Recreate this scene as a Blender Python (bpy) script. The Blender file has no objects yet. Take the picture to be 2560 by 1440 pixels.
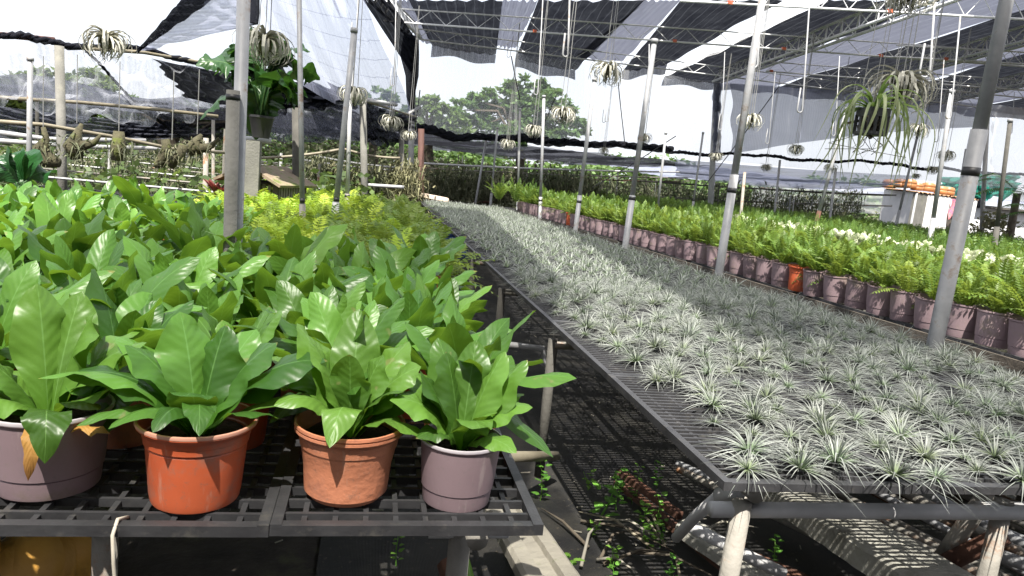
import bpy, math, random
import numpy as np
from mathutils import Vector, Matrix
R = math.radians
rng = np.random.default_rng(7)
random.seed(7)
scene = bpy.context.scene
COL = scene.collection

# ------------------------------------------------------------------ camera
FPX, PITCH, ROLL, CAMH = 1780.0, R(8.9), 0.105, 1.4
Zc = np.array([math.cos(PITCH) * math.sin(ROLL), math.cos(PITCH) * math.cos(ROLL), -math.sin(PITCH)])
_px = 940 - 1280
_py = (FPX * math.sin(PITCH) - _px * Zc[0]) / Zc[1]
Yc = np.array([_px, _py, FPX]); Yc /= np.linalg.norm(Yc)
Xc = np.cross(Yc, Zc)
if Xc[0] < 0: Xc = -Xc
# rows: world axes written in camera axes (right, up, forward)
cam_data = bpy.data.cameras.new('camera')
cam = bpy.data.objects.new('camera', cam_data); COL.objects.link(cam)
right = Vector((Xc[0], Yc[0], Zc[0])); up = Vector((Xc[1], Yc[1], Zc[1])); fwd = Vector((Xc[2], Yc[2], Zc[2]))
cam.matrix_world = Matrix(((right.x, up.x, -fwd.x, 0), (right.y, up.y, -fwd.y, 0), (right.z, up.z, -fwd.z, CAMH), (0, 0, 0, 1)))
cam_data.sensor_width = 36.0
cam_data.lens = FPX / 2560 * 36.0
cam_data.clip_start = 0.02; cam_data.clip_end = 600
scene.camera = cam

# ------------------------------------------------------------------ sky, sun, exposure
SUN_EL = R(60); SUN_AZ = R(16)            # the light travels towards +Y, a little towards +X
world = bpy.data.worlds.new('World'); scene.world = world; world.use_nodes = True
wn = world.node_tree; wn.nodes.clear()
sky = wn.nodes.new('ShaderNodeTexSky'); sky.sky_type = 'NISHITA'; sky.sun_disc = False
sky.sun_elevation = SUN_EL; sky.sun_rotation = math.atan2(-math.sin(SUN_AZ), -math.cos(SUN_AZ))
sky.dust_density = 6.0; sky.air_density = 1.0; sky.ozone_density = 1.0
bg = wn.nodes.new('ShaderNodeBackground'); bg.inputs['Strength'].default_value = 0.15
wo = wn.nodes.new('ShaderNodeOutputWorld')
# thin bright cloud veils over the sky
wtc = wn.nodes.new('ShaderNodeTexCoord'); wns = wn.nodes.new('ShaderNodeTexNoise'); wns.inputs['Scale'].default_value = 2.2; wns.inputs['Detail'].default_value = 6
wn.links.new(wtc.outputs['Generated'], wns.inputs['Vector'])
wrp = wn.nodes.new('ShaderNodeMapRange'); wrp.inputs[1].default_value = .3; wrp.inputs[2].default_value = .65; wrp.inputs[3].default_value = .62; wrp.inputs[4].default_value = .95
wn.links.new(wns.outputs['Fac'], wrp.inputs[0])
wmx = wn.nodes.new('ShaderNodeMix'); wmx.data_type = 'RGBA'; wmx.inputs[7].default_value = (3.4, 3.5, 3.75, 1)
wn.links.new(wrp.outputs[0], wmx.inputs[0]); wn.links.new(sky.outputs[0], wmx.inputs[6])
wn.links.new(wmx.outputs[2], bg.inputs[0]); wn.links.new(bg.outputs[0], wo.inputs[0])
sun_data = bpy.data.lights.new('sun', 'SUN'); sun_data.energy = 5.0; sun_data.angle = R(0.53); sun_data.color = (1.0, 0.95, 0.86)
sun = bpy.data.objects.new('sun', sun_data); COL.objects.link(sun); sun.location = (-3, -10, 20)
sdir = Vector((math.sin(SUN_AZ) * math.cos(SUN_EL), math.cos(SUN_AZ) * math.cos(SUN_EL), -math.sin(SUN_EL)))
sun.rotation_euler = sdir.to_track_quat('-Z', 'Y').to_euler()
scene.view_settings.view_transform = 'Standard'; scene.view_settings.look = 'None'
scene.view_settings.exposure = 1.46; scene.view_settings.gamma = 1.0
scene.render.engine = 'CYCLES'
cy = scene.cycles
cy.max_bounces = 10; cy.transparent_max_bounces = 32; cy.diffuse_bounces = 4; cy.glossy_bounces = 3; cy.transmission_bounces = 4
cy.use_denoising = True
try: cy.denoiser = 'OPENIMAGEDENOISE'
except Exception: pass
cy.caustics_reflective = False; cy.caustics_refractive = False
cy.sample_clamp_indirect = 6.0

# ------------------------------------------------------------------ measuring the photograph: a pixel at a known height or distance is a point of the place
def ray(px, py):
    d = np.array([px - 1280, 720 - py, FPX]); return np.array([d @ Xc, d @ Yc, d @ Zc])
O = np.array([0, 0, CAMH])
def atz(px, py, z):
    d = ray(px, py); return O + d * ((z - CAMH) / d[2])
def aty(px, py, y):
    d = ray(px, py); return O + d * (y / d[1])
def roofz(x): return 4.0 + 0.03 * max(min(x, 16), -3)
def atroof(px, py, dz=0.0):
    z = 4.0
    for _ in range(6):
        p = atz(px, py, z + dz); z = roofz(p[0])
    return atz(px, py, z + dz)

# ------------------------------------------------------------------ mesh helper
class MB:
    def __init__(s): s.v = []; s.a = []; s.f = []; s.n = 0
    def add(s, v, f, a=None):
        v = np.asarray(v, float).reshape(-1, 3)
        if a is None: a = np.zeros_like(v)
        for q in (f if isinstance(f, list) else [f]):
            q = np.asarray(q, int)
            if q.size: s.f.append(q + s.n)
        s.v.append(v); s.a.append(np.asarray(a, float).reshape(-1, 3)); s.n += len(v)
    def merge(s, o, M=None, rnd=None):
        V = np.concatenate(o.v); A = np.concatenate(o.a)
        if M is not None: V = V @ M[:3, :3].T + M[:3, 3]
        if rnd is not None: A = A.copy(); A[:, 2] = (A[:, 2] + rnd) % 1.0
        s.v.append(V); s.a.append(A)
        for q in o.f: s.f.append(q + s.n)
        s.n += len(V)
    def box(s, c, d, rz=0, M=None):
        x, y, z = np.array(d) / 2
        v = np.array([[-x,-y,-z],[x,-y,-z],[x,y,-z],[-x,y,-z],[-x,-y,z],[x,-y,z],[x,y,z],[-x,y,z]])
        if M is not None: v = v @ np.array(M).T
        if rz: cs, sn = math.cos(rz), math.sin(rz); v = v @ np.array([[cs, sn, 0], [-sn, cs, 0], [0, 0, 1]])
        s.add(v + np.array(c), np.array([[0,3,2,1],[4,5,6,7],[0,1,5,4],[1,2,6,5],[2,3,7,6],[3,0,4,7]]))
    def beam(s, a, b, w, h):
        a, b = np.array(a, float), np.array(b, float); t = b - a; L = np.linalg.norm(t); t /= L
        u = np.array([0, 0, 1.0]) if abs(t[2]) < .95 else np.array([0, 1.0, 0])
        sx = np.cross(t, u); sx /= np.linalg.norm(sx); uz = np.cross(sx, t)
        M = np.stack([t, sx, uz], 1)
        s.box((a + b) / 2, (L, w, h), M=M)
    def tube(s, pts, r, n=8, cap=True):
        P = np.array(pts, float); m = len(P); rr = np.broadcast_to(np.asarray(r, float), (m,))
        T = np.gradient(P, axis=0) if m > 2 else np.repeat((P[1:] - P[:-1]), 2, 0)
        T = T / np.maximum(np.linalg.norm(T, axis=1, keepdims=True), 1e-9)
        u = np.array([0, 0, 1.0]) if abs(T[0][2]) < .9 else np.array([1.0, 0, 0])
        vs = []; aa = np.linspace(0, 2 * np.pi, n, endpoint=False)
        L = 0; A = []
        for i in range(m):
            sd = np.cross(T[i], u); sd /= np.linalg.norm(sd); u = np.cross(sd, T[i])
            vs.append(P[i] + rr[i] * (np.cos(aa)[:, None] * sd + np.sin(aa)[:, None] * u))
            if i: L += np.linalg.norm(P[i] - P[i - 1])
            A.append(np.stack([aa / 6.283, np.full(n, L), np.zeros(n)], 1))
        i = np.arange(m - 1)[:, None] * n; j = np.arange(n)[None, :]; k = (np.arange(n) + 1)[None, :] % n
        q = np.stack([i + j, i + k, i + n + k, i + n + j], -1).reshape(-1, 4)
        fs = [q]
        if cap: fs += [np.arange(n)[::-1][None, :], (np.arange(n) + (m - 1) * n)[None, :]]
        s.add(np.concatenate(vs), fs, np.concatenate(A))
    def lathe(s, prof, c=(0, 0, 0), n=32, wob=0.0):
        pr = np.array(prof, float)
        if len(pr) > 3:                      # break the surface at sharp steps so that ridges and rims keep crisp edges
            runs = [[pr[0]]]
            for i in range(1, len(pr)):
                runs[-1].append(pr[i])
                if i < len(pr) - 1:
                    d1, d2 = pr[i] - pr[i - 1], pr[i + 1] - pr[i]
                    if abs((math.atan2(d2[1], d2[0]) - math.atan2(d1[1], d1[0]) + math.pi) % (2 * math.pi) - math.pi) > .6: runs.append([pr[i]])
            if len(runs) > 1:
                for q_ in runs: s._lathe(np.array(q_), c, n, wob)
                return
        s._lathe(pr, c, n, wob)
    def _lathe(s, pr, c, n, wob):
        aa = np.linspace(0, 2 * np.pi, n, endpoint=False); m = len(pr)
        rad = pr[:, 0][:, None] * (1 + wob * np.sin(3 * aa + 1)[None, :])
        v = np.stack([rad * np.cos(aa), rad * np.sin(aa), np.repeat(pr[:, 1][:, None], n, 1)], -1)
        A = np.stack([np.repeat((aa / 6.283)[None, :], m, 0), np.repeat(pr[:, 1][:, None], n, 1), np.zeros((m, n))], -1)
        i = np.arange(m - 1)[:, None] * n; j = np.arange(n)[None, :]; k = (np.arange(n) + 1)[None, :] % n
        q = np.stack([i + j, i + k, i + n + k, i + n + j], -1).reshape(-1, 4)
        s.add(v.reshape(-1, 3) + np.array(c), q, A)
    def grid(s, V, A=None):
        m, n = V.shape[:2]
        i = np.arange(m - 1)[:, None] * n; j = np.arange(n - 1)[None, :]
        q = np.stack([i + j, i + j + 1, i + n + j + 1, i + n + j], -1).reshape(-1, 4)
        s.add(V.reshape(-1, 3), q, None if A is None else A.reshape(-1, 3))
    def build(s, name, mat, parent=None, smooth=False):
        me = bpy.data.meshes.new(name)
        V = np.concatenate(s.v); A = np.concatenate(s.a)
        me.vertices.add(len(V)); me.vertices.foreach_set('co', V.astype(np.float32).ravel())
        lv = np.concatenate([q.ravel() for q in s.f]); tot = np.concatenate([np.full(len(q), q.shape[1]) for q in s.f])
        st = np.concatenate([[0], np.cumsum(tot)[:-1]])
        me.loops.add(len(lv)); me.loops.foreach_set('vertex_index', lv.astype(np.int32))
        me.polygons.add(len(tot)); me.polygons.foreach_set('loop_start', st.astype(np.int32)); me.polygons.foreach_set('loop_total', tot.astype(np.int32))
        me.polygons.foreach_set('use_smooth', np.full(len(tot), bool(smooth)))
        me.update(calc_edges=True)
        at = me.attributes.new('uvw', 'FLOAT_VECTOR', 'POINT'); at.data.foreach_set('vector', A.astype(np.float32).ravel())
        if mat is not None: me.materials.append(mat)
        me.validate()
        o = bpy.data.objects.new(name, me); COL.objects.link(o)
        if parent is not None: o.parent = parent
        return o

def tag(o, label, cat, group=None, kind=None):
    if label: o['label'] = label
    if cat: o['category'] = cat
    if group: o['group'] = group
    if kind: o['kind'] = kind
    return o
def thing(name, label, cat, loc=(0, 0, 0), rz=0, group=None):
    o = bpy.data.objects.new(name, None); COL.objects.link(o); o.empty_display_size = .05
    o.location = Vector(loc); o.rotation_euler = (0, 0, rz)
    return tag(o, label, cat, group)
def dup(root, loc=None, rot=None, sc=None, label=None, group=None):
    r = root.copy(); COL.objects.link(r)
    if loc is not None: r.location = Vector(loc)
    if rot is not None: r.rotation_euler = rot if hasattr(rot, '__len__') else (0, 0, rot)
    if sc is not None: r.scale = (sc, sc, sc) if not hasattr(sc, '__len__') else sc
    if label: r['label'] = label
    if group: r['group'] = group
    for ch in list(root.children):
        c = ch.copy(); COL.objects.link(c); c.parent = r
        for g in list(ch.children):
            d = g.copy(); COL.objects.link(d); d.parent = c
    return r
ORD = ['front', 'second', 'third', 'fourth', 'fifth', 'sixth', 'seventh', 'eighth', 'ninth', 'tenth', 'eleventh', 'twelfth', 'thirteenth', 'fourteenth', 'fifteenth', 'sixteenth', 'seventeenth', 'eighteenth', 'nineteenth', 'twentieth']

# ------------------------------------------------------------------ materials
def newmat(name):
    m = bpy.data.materials.new(name); m.use_nodes = True; m.node_tree.nodes.clear(); return m, m.node_tree
class NT:
    def __init__(s, nt): s.t = nt
    def n(s, ty, **k):
        x = s.t.nodes.new(ty)
        for a, b in k.items():
            if hasattr(x, a): setattr(x, a, b)
            else: x.inputs[a].default_value = b
        return x
    def l(s, a, b): s.t.links.new(a, b)
    def val(s, x, sock):
        if hasattr(x, 'is_output') or hasattr(x, 'links'): s.l(x, sock)
        else: sock.default_value = x
    def math(s, op, a, b=None, c=None):
        m = s.n('ShaderNodeMath', operation=op); s.val(a, m.inputs[0])
        if b is not None: s.val(b, m.inputs[1])
        if c is not None: s.val(c, m.inputs[2])
        return m.outputs[0]
    def mix(s, f, a, b):
        m = s.n('ShaderNodeMix', data_type='RGBA'); s.val(f, m.inputs[0])
        for x, i in ((a, 6), (b, 7)):
            if hasattr(x, 'links'): s.l(x, m.inputs[i])
            else: m.inputs[i].default_value = (*x, 1)
        return m.outputs[2]
    def noise(s, scale, detail=4, vec=None, rough=.55):
        t = s.n('ShaderNodeTexNoise'); t.inputs['Scale'].default_value = scale; t.inputs['Detail'].default_value = detail; t.inputs['Roughness'].default_value = rough
        if vec is not None: s.l(vec, t.inputs['Vector'])
        return t.outputs['Fac']
    def ramp(s, f, stops):
        r = s.n('ShaderNodeValToRGB'); s.l(f, r.inputs[0]); e = r.color_ramp.elements
        while len(e) < len(stops): e.new(.5)
        for i, (p, c) in enumerate(stops): e[i].position = p; e[i].color = (*c, 1) if len(c) == 3 else c
        return r.outputs[0]
def surf(name, c1, c2, scale=8.0, rough=.6, bump=.0, bscale=40.0, metal=0.0, c3=None, s3=3.0, t3=.6, rndamt=0.0, spec=.5, dust=None):
    """mottled solid: two tones, an optional third patch tone (rust, moss, dirt)"""
    m, t = newmat(name); N = NT(t)
    tc = N.n('ShaderNodeTexCoord').outputs['Object']
    oi = N.n('ShaderNodeObjectInfo')
    vec = N.n('ShaderNodeVectorMath', operation='ADD'); N.l(tc, vec.inputs[0]); 
    sc = N.n('ShaderNodeVectorMath', operation='SCALE'); N.l(oi.outputs['Location'], sc.inputs[0]); sc.inputs['Scale'].default_value = .37
    N.l(sc.outputs[0], vec.inputs[1]); v = vec.outputs[0]
    col = N.mix(N.ramp(N.noise(scale, 6, v), [(.3, (0, 0, 0)), (.7, (1, 1, 1))]), c1, c2)
    if c3 is not None:
        col = N.mix(N.ramp(N.noise(s3, 8, v, .7), [(t3 - .06, (0, 0, 0)), (t3 + .06, (1, 1, 1))]), col, c3)
    if dust is not None:                     # splashes and lime marks: small broken patches and vertical runs
        st = N.n('ShaderNodeMapping'); N.l(v, st.inputs[0]); st.inputs['Scale'].default_value = (60, 60, 7)
        col = N.mix(N.math('MULTIPLY', N.ramp(N.noise(1.0, 5, st.outputs[0], .7), [(.6, (0, 0, 0)), (.7, (1, 1, 1))]), .38), col, dust)
        col = N.mix(N.math('MULTIPLY', N.ramp(N.noise(70, 4, v, .75), [(.58, (0, 0, 0)), (.66, (1, 1, 1))]), .4), col, tuple(q * .45 for q in dust))
    if rndamt:
        h = N.n('ShaderNodeHueSaturation'); N.l(col, h.inputs['Color'])
        N.l(N.math('MULTIPLY_ADD', oi.outputs['Random'], rndamt, 1 - rndamt / 2), h.inputs['Value']); col = h.outputs[0]
    p = N.n('ShaderNodeBsdfPrincipled'); N.l(col, p.inputs['Base Color'])
    p.inputs['Roughness'].default_value = rough; p.inputs['Metallic'].default_value = metal; p.inputs['Specular IOR Level'].default_value = spec
    if bump:
        b = N.n('ShaderNodeBump'); b.inputs['Strength'].default_value = bump; b.inputs['Distance'].default_value = .01
        N.l(N.noise(bscale, 5, v), b.inputs['Height']); N.l(b.outputs[0], p.inputs['Normal'])
    o = N.n('ShaderNodeOutputMaterial'); N.l(p.outputs[0], o.inputs[0]); return m
def leafmat(name, dark, light, rib=None, trans=(.2, .4, .03), tw=.35, rough=.38, ribw=.04, basec=None, veins=0.0, tipc=None, hue=.03, rimc=None, spec=.5, spots=None):
    """uvw.x across the blade 0..1, uvw.y along it 0..1, uvw.z a random number per blade"""
    m, t = newmat(name); N = NT(t)
    a = N.n('ShaderNodeAttribute', attribute_name='uvw'); sp = N.n('ShaderNodeSeparateXYZ'); N.l(a.outputs['Vector'], sp.inputs[0])
    oi = N.n('ShaderNodeObjectInfo')
    rnd = N.math('FRACT', N.math('ADD', sp.outputs[2], N.math('MULTIPLY', oi.outputs['Random'], 3.7)))
    col = N.mix(rnd, dark, light)
    tc = N.n('ShaderNodeTexCoord').outputs['Object']
    col = N.mix(N.math('MULTIPLY', N.noise(14, 4, tc), .5), col, light)
    if basec is not None: col = N.mix(N.ramp(sp.outputs[1], [(0, (1, 1, 1)), (.38, (0, 0, 0))]), col, basec)
    if tipc is not None: col = N.mix(N.ramp(sp.outputs[1], [(.75, (0, 0, 0)), (1, (1, 1, 1))]), col, tipc)
    d = N.math('ABSOLUTE', N.math('SUBTRACT', sp.outputs[0], .5))
    if rimc is not None: col = N.mix(N.ramp(N.math('ADD', d, N.math('MULTIPLY', N.noise(30, 3, tc), .25)), [(.36, (0, 0, 0)), (.46, (1, 1, 1))]), col, rimc)
    if spots is not None:
        col = N.mix(N.ramp(N.noise(26, 3, tc, .5), [(.68, (0, 0, 0)), (.72, (1, 1, 1))]), col, spots)
        ed = N.math('ADD', N.math('MAXIMUM', N.math('MULTIPLY', d, 1.9), sp.outputs[1]), N.math('MULTIPLY', N.noise(18, 4, tc), .32))
        col = N.mix(N.math('MULTIPLY', N.math('GREATER_THAN', ed, 1.17), .7), col, (.2, .17, .04))
    if rib is not None: col = N.mix(N.ramp(d, [(0, (1, 1, 1)), (ribw, (0, 0, 0))]), col, rib)
    h = N.n('ShaderNodeHueSaturation'); N.l(col, h.inputs['Color'])
    N.l(N.math('MULTIPLY_ADD', oi.outputs['Random'], hue, .5 - hue / 2), h.inputs['Hue'])
    N.l(N.math('MULTIPLY_ADD', rnd, .4, .8), h.inputs['Value']); col = h.outputs[0]
    p = N.n('ShaderNodeBsdfPrincipled'); N.l(col, p.inputs['Base Color']); p.inputs['Roughness'].default_value = rough; p.inputs['Specular IOR Level'].default_value = spec
    if veins:
        ph = N.math('SUBTRACT', N.math('MULTIPLY', sp.outputs[1], 70.0), N.math('MULTIPLY', d, 26.0))
        hgt = N.math('ADD', N.math('MULTIPLY', N.math('SINE', ph), .25), N.math('MULTIPLY', N.noise(22, 3, tc), 1.6))
        b = N.n('ShaderNodeBump'); b.inputs['Strength'].default_value = veins; b.inputs['Distance'].default_value = .004
        N.l(hgt, b.inputs['Height']); N.l(b.outputs[0], p.inputs['Normal'])
    tr = N.n('ShaderNodeBsdfTranslucent'); 
    N.l(N.mix(.65, col, trans), tr.inputs[0])
    mx = N.n('ShaderNodeMixShader'); mx.inputs[0].default_value = tw
    N.l(p.outputs[0], mx.inputs[1]); N.l(tr.outputs[0], mx.inputs[2])
    o = N.n('ShaderNodeOutputMaterial'); N.l(mx.outputs[0], o.inputs[0]); return m
def netmat(name, col, cover, var=.2, stripes=0.0, tint=(1, 1, 1), transl=.5, lines=0.0, sfreq=90.0, holes=0.0, seams=0.0):
    """woven shade net: the open part of the weave lets light straight through, the tape scatters it"""
    m, t = newmat(name); N = NT(t)
    a = N.n('ShaderNodeAttribute', attribute_name='uvw'); sp = N.n('ShaderNodeSeparateXYZ'); N.l(a.outputs['Vector'], sp.inputs[0])
    mp = N.n('ShaderNodeMapping'); N.l(a.outputs['Vector'], mp.inputs[0]); mp.inputs['Scale'].default_value = (14, .7, 1)
    f = N.noise(1.6, 5, mp.outputs[0], .7)
    c = N.math('ADD', cover, N.math('MULTIPLY', N.math('SUBTRACT', f, .5), var * 2))
    fine = N.noise(38, 2, a.outputs['Vector'])
    c = N.math('ADD', c, N.math('MULTIPLY', N.math('SUBTRACT', fine, .5), var * 1.6))
    if stripes:
        s_ = N.math('SINE', N.math('MULTIPLY', sp.outputs[0], sfreq)); c = N.math('ADD', c, N.math('MULTIPLY', s_, stripes))
    if lines:
        g = N.math('PINGPONG', sp.outputs[1], .3)
        c = N.math('ADD', c, N.math('MULTIPLY', N.math('LESS_THAN', g, .012), lines))
        g = N.math('PINGPONG', sp.outputs[0], .17)
        c = N.math('ADD', c, N.math('MULTIPLY', N.math('LESS_THAN', g, .006), lines))
    if seams:
        g = N.math('PINGPONG', N.math('ADD', sp.outputs[0], N.math('MULTIPLY', N.noise(.8, 3, a.outputs['Vector']), .12)), .095)
        c = N.math('SUBTRACT', c, N.math('MULTIPLY', N.math('LESS_THAN', g, .011), seams))
        c = N.math('ADD', c, N.math('MULTIPLY', N.math('SUBTRACT', N.noise(2.2, 5, a.outputs['Vector'], .6), .5), .07))
    if holes:
        hn = N.noise(9, 2, a.outputs['Vector'], .5)
        c = N.math('SUBTRACT', c, N.math('MULTIPLY', N.math('GREATER_THAN', hn, .66), holes))
    cl = N.n('ShaderNodeClamp'); N.l(c, cl.inputs[0])
    d = N.n('ShaderNodeBsdfDiffuse'); d.inputs[0].default_value = (*col, 1)
    tr = N.n('ShaderNodeBsdfTranslucent'); tr.inputs[0].default_value = (*col, 1)
    m1 = N.n('ShaderNodeMixShader'); m1.inputs[0].default_value = transl; N.l(d.outputs[0], m1.inputs[1]); N.l(tr.outputs[0], m1.inputs[2])
    tp = N.n('ShaderNodeBsdfTransparent'); tp.inputs[0].default_value = (*tint, 1)
    mx = N.n('ShaderNodeMixShader'); N.l(cl.outputs[0], mx.inputs[0]); N.l(tp.outputs[0], mx.inputs[1]); N.l(m1.outputs[0], mx.inputs[2])
    o = N.n('ShaderNodeOutputMaterial'); N.l(mx.outputs[0], o.inputs[0]); return m

M = {}
M['nest'] = leafmat('nest_fern_leaf', (.020, .072, .012), (.105, .225, .036), rib=(.15, .3, .08), trans=(.3, .52, .03), tw=.3, rough=.37, ribw=.018, veins=.24, basec=(.08, .2, .02), hue=.015, spec=.4, spots=(.15, .19, .06))
M['nestlow'] = M['nest']
M['dryleaf'] = leafmat('dry_leaf', (.42, .22, .04), (.5, .3, .07), trans=(.6, .35, .06), tw=.3, rough=.6, tipc=(.16, .07, .02), veins=.4)
M['air'] = leafmat('silver_air_plant', (.11, .125, .112), (.26, .275, .255), trans=(.4, .45, .36), tw=.2, rough=.7, basec=(.15, .22, .09), hue=.05, spec=.2)
M['xero'] = leafmat('silver_curly_leaf', (.26, .26, .22), (.5, .49, .43), trans=(.45, .43, .33), tw=.15, rough=.7, basec=(.2, .2, .13), hue=.02, spec=.2)
M['greenair'] = leafmat('green_air_leaf', (.14, .175, .085), (.27, .31, .18), trans=(.3, .45, .1), tw=.3, rough=.5, basec=(.09, .2, .03))
M['boston'] = leafmat('ladder_fern_leaf', (.045, .105, .012), (.145, .215, .035), trans=(.36, .46, .06), tw=.36, rough=.5)
M['sword'] = leafmat('upright_fern_leaf', (.04, .105, .014), (.115, .19, .035), trans=(.33, .46, .06), tw=.36, rough=.5)
M['yellowfern'] = leafmat('yellow_feather_leaf', (.15, .28, .022), (.34, .45, .045), trans=(.5, .62, .05), tw=.42, rough=.55)
M['variegated'] = leafmat('variegated_leaf', (.24, .31, .13), (.46, .49, .33), trans=(.6, .65, .4), tw=.3, rough=.5, basec=(.12, .22, .05), rimc=(.5, .52, .4))
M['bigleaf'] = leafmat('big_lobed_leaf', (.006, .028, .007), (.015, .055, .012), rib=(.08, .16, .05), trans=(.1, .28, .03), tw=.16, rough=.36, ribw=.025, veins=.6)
M['weedleaf'] = leafmat('weed_leaf', (.07, .19, .02), (.13, .28, .04), rib=(.2, .4, .1), trans=(.35, .7, .05), tw=.35, rough=.5)
M['treeleaf'] = leafmat('tree_leaf', (.04, .085, .022), (.095, .165, .04), trans=(.2, .3, .06), tw=.3, rough=.6)
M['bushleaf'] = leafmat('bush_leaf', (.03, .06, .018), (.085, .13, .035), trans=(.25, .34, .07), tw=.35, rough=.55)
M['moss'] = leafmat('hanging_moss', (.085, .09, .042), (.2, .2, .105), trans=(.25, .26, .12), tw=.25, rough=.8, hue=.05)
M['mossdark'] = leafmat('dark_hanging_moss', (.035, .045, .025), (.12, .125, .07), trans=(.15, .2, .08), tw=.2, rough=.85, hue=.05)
M['palmleaf'] = leafmat('palm_leaf', (.03, .09, .02), (.07, .16, .03), trans=(.2, .4, .05), tw=.3, rough=.45)
M['red'] = leafmat('red_leaf', (.12, .02, .025), (.2, .05, .05), trans=(.4, .05, .05), tw=.25)

M['orange'] = surf('orange_plastic', (.42, .078, .028), (.54, .115, .045), 4, .45, .08, 30, c3=(.36, .14, .09), s3=7, t3=.6, dust=(.5, .3, .22), rndamt=.12)
M['terra'] = surf('dull_terracotta_plastic', (.47, .17, .085), (.54, .215, .12), 5, .55, .9, 11, c3=(.4, .17, .11), s3=9, t3=.6, dust=(.5, .32, .24))
M['mauve'] = surf('mauve_plastic', (.205, .145, .160), (.26, .19, .205), 4, .48, .08, 30, c3=(.2, .155, .135), s3=8, t3=.6, dust=(.4, .34, .33), rndamt=.25)
M['rimgrey'] = surf('pale_rim', (.4, .37, .4), (.5, .46, .48), 8, .4)
M['rimpink'] = surf('pink_rim', (.5, .24, .17), (.56, .3, .22), 8, .45)
M['soil'] = surf('soil', (.02, .012, .008), (.07, .035, .022), 60, .95, 1.0, 90)
M['blackplastic'] = surf('black_plastic', (.02, .02, .022), (.045, .045, .048), 12, .5, .15, 60, c3=(.06, .057, .053), s3=20, t3=.62)
M['blacktape'] = surf('black_tape', (.012, .012, .013), (.02, .02, .022), 20, .5)
M['galv'] = surf('grey_pipe', (.2, .204, .215), (.31, .315, .325), 9, .5, .15, 40, c3=(.17, .12, .085), s3=9, t3=.62, rndamt=.25)
M['whitepipe'] = surf('pale_pipe', (.34, .34, .345), (.48, .48, .49), 9, .5, .05, c3=(.4, .36, .3), s3=10, t3=.66, rndamt=.15)
M['steelwhite'] = surf('galvanised_truss', (.58, .59, .61), (.72, .73, .75), 6, .45, c3=(.4, .28, .2), s3=8, t3=.72)
M['oldpipe'] = surf('weathered_pipe', (.17, .16, .14), (.29, .275, .245), 7, .75, .4, 40, c3=(.2, .1, .05), s3=7, t3=.58, rndamt=.4)
M['bamboo'] = surf('bamboo', (.15, .13, .09), (.23, .205, .15), 8, .6, .2, 30, c3=(.2, .17, .11), s3=6, t3=.6)
M['rust'] = surf('rust', (.06, .026, .017), (.12, .052, .03), 9, .85, .5, 50, c3=(.05, .03, .025), s3=8, t3=.55)
M['rustred'] = surf('red_oxide', (.06, .028, .022), (.1, .045, .036), 9, .8, .3, 50)
M['concrete'] = surf('concrete', (.22, .215, .19), (.34, .33, .29), 6, .9, .6, 60, c3=(.14, .135, .11), s3=4, t3=.55)
M['concretepale'] = surf('concrete_post', (.12, .118, .105), (.18, .175, .16), 7, .9, .5, 60, c3=(.18, .175, .15), s3=4, t3=.6)
M['plank'] = surf('weathered_plank', (.2, .185, .155), (.31, .29, .24), 5, .85, .4, 30, c3=(.15, .16, .09), s3=5, t3=.62)
M['mosswood'] = surf('mossy_driftwood', (.035, .032, .018), (.085, .078, .042), 14, .95, 1.0, 50, c3=(.09, .11, .02), s3=9, t3=.58)
M['wire'] = surf('wire', (.16, .16, .16), (.24, .24, .23), 10, .5)
M['string'] = surf('string', (.42, .38, .31), (.5, .46, .38), 40, .9)
M['dirt'] = surf('dirt', (.018, .015, .012), (.05, .042, .032), 6, .95, 1.0, 30, c3=(.06, .06, .03), s3=3, t3=.6)
M['mat'] = None
M['hutwall'] = surf('hut_grey_wall', (.42, .43, .45), (.5, .5, .51), 3, .8, .1, c3=(.3, .3, .28), s3=2, t3=.66)
M['hutwhite'] = surf('hut_white_wall', (.74, .73, .71), (.8, .79, .77), 3, .7, .05)
M['roofrust'] = surf('rusty_sheet', (.3, .16, .09), (.42, .27, .16), 4, .8, .3)
M['tilewood'] = surf('mossy_board', (.17, .125, .085), (.29, .235, .17), 7, .9, .6, 40, c3=(.12, .14, .04), s3=7, t3=.55)
M['darkwood'] = surf('dark_wood', (.045, .038, .03), (.09, .075, .06), 9, .85, .4)
M['amber'] = surf('amber_jar', (.3, .12, .04), (.38, .18, .07), 6, .45, rndamt=.3)
M['bluecrate'] = surf('blue_crate', (.02, .04, .16), (.03, .06, .22), 8, .5)
M['redbox'] = surf('red_box', (.16, .03, .025), (.2, .04, .03), 8, .5)
M['creambox'] = surf('cream_board', (.62, .5, .4), (.7, .58, .47), 5, .7)
M['yellowduct'] = surf('yellow_cloth', (.5, .25, .04), (.6, .33, .07), 6, .6, .4, 20, c3=(.25, .13, .03), s3=5, t3=.6)
M['bark'] = surf('bark', (.07, .055, .04), (.14, .12, .09), 9, .95, .8, 30)
M['greypost'] = surf('dark_post_shaded_leg', (.05, .048, .043), (.09, .085, .075), 8, .9, .4, 50)
M['pink'] = surf('pink_cloth', (.5, .1, .12), (.62, .3, .3), 14, .8, c3=(.2, .1, .35), s3=9, t3=.55)
M['whitepaint'] = surf('white_panel', (.7, .7, .7), (.8, .8, .8), 3, .6)

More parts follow.
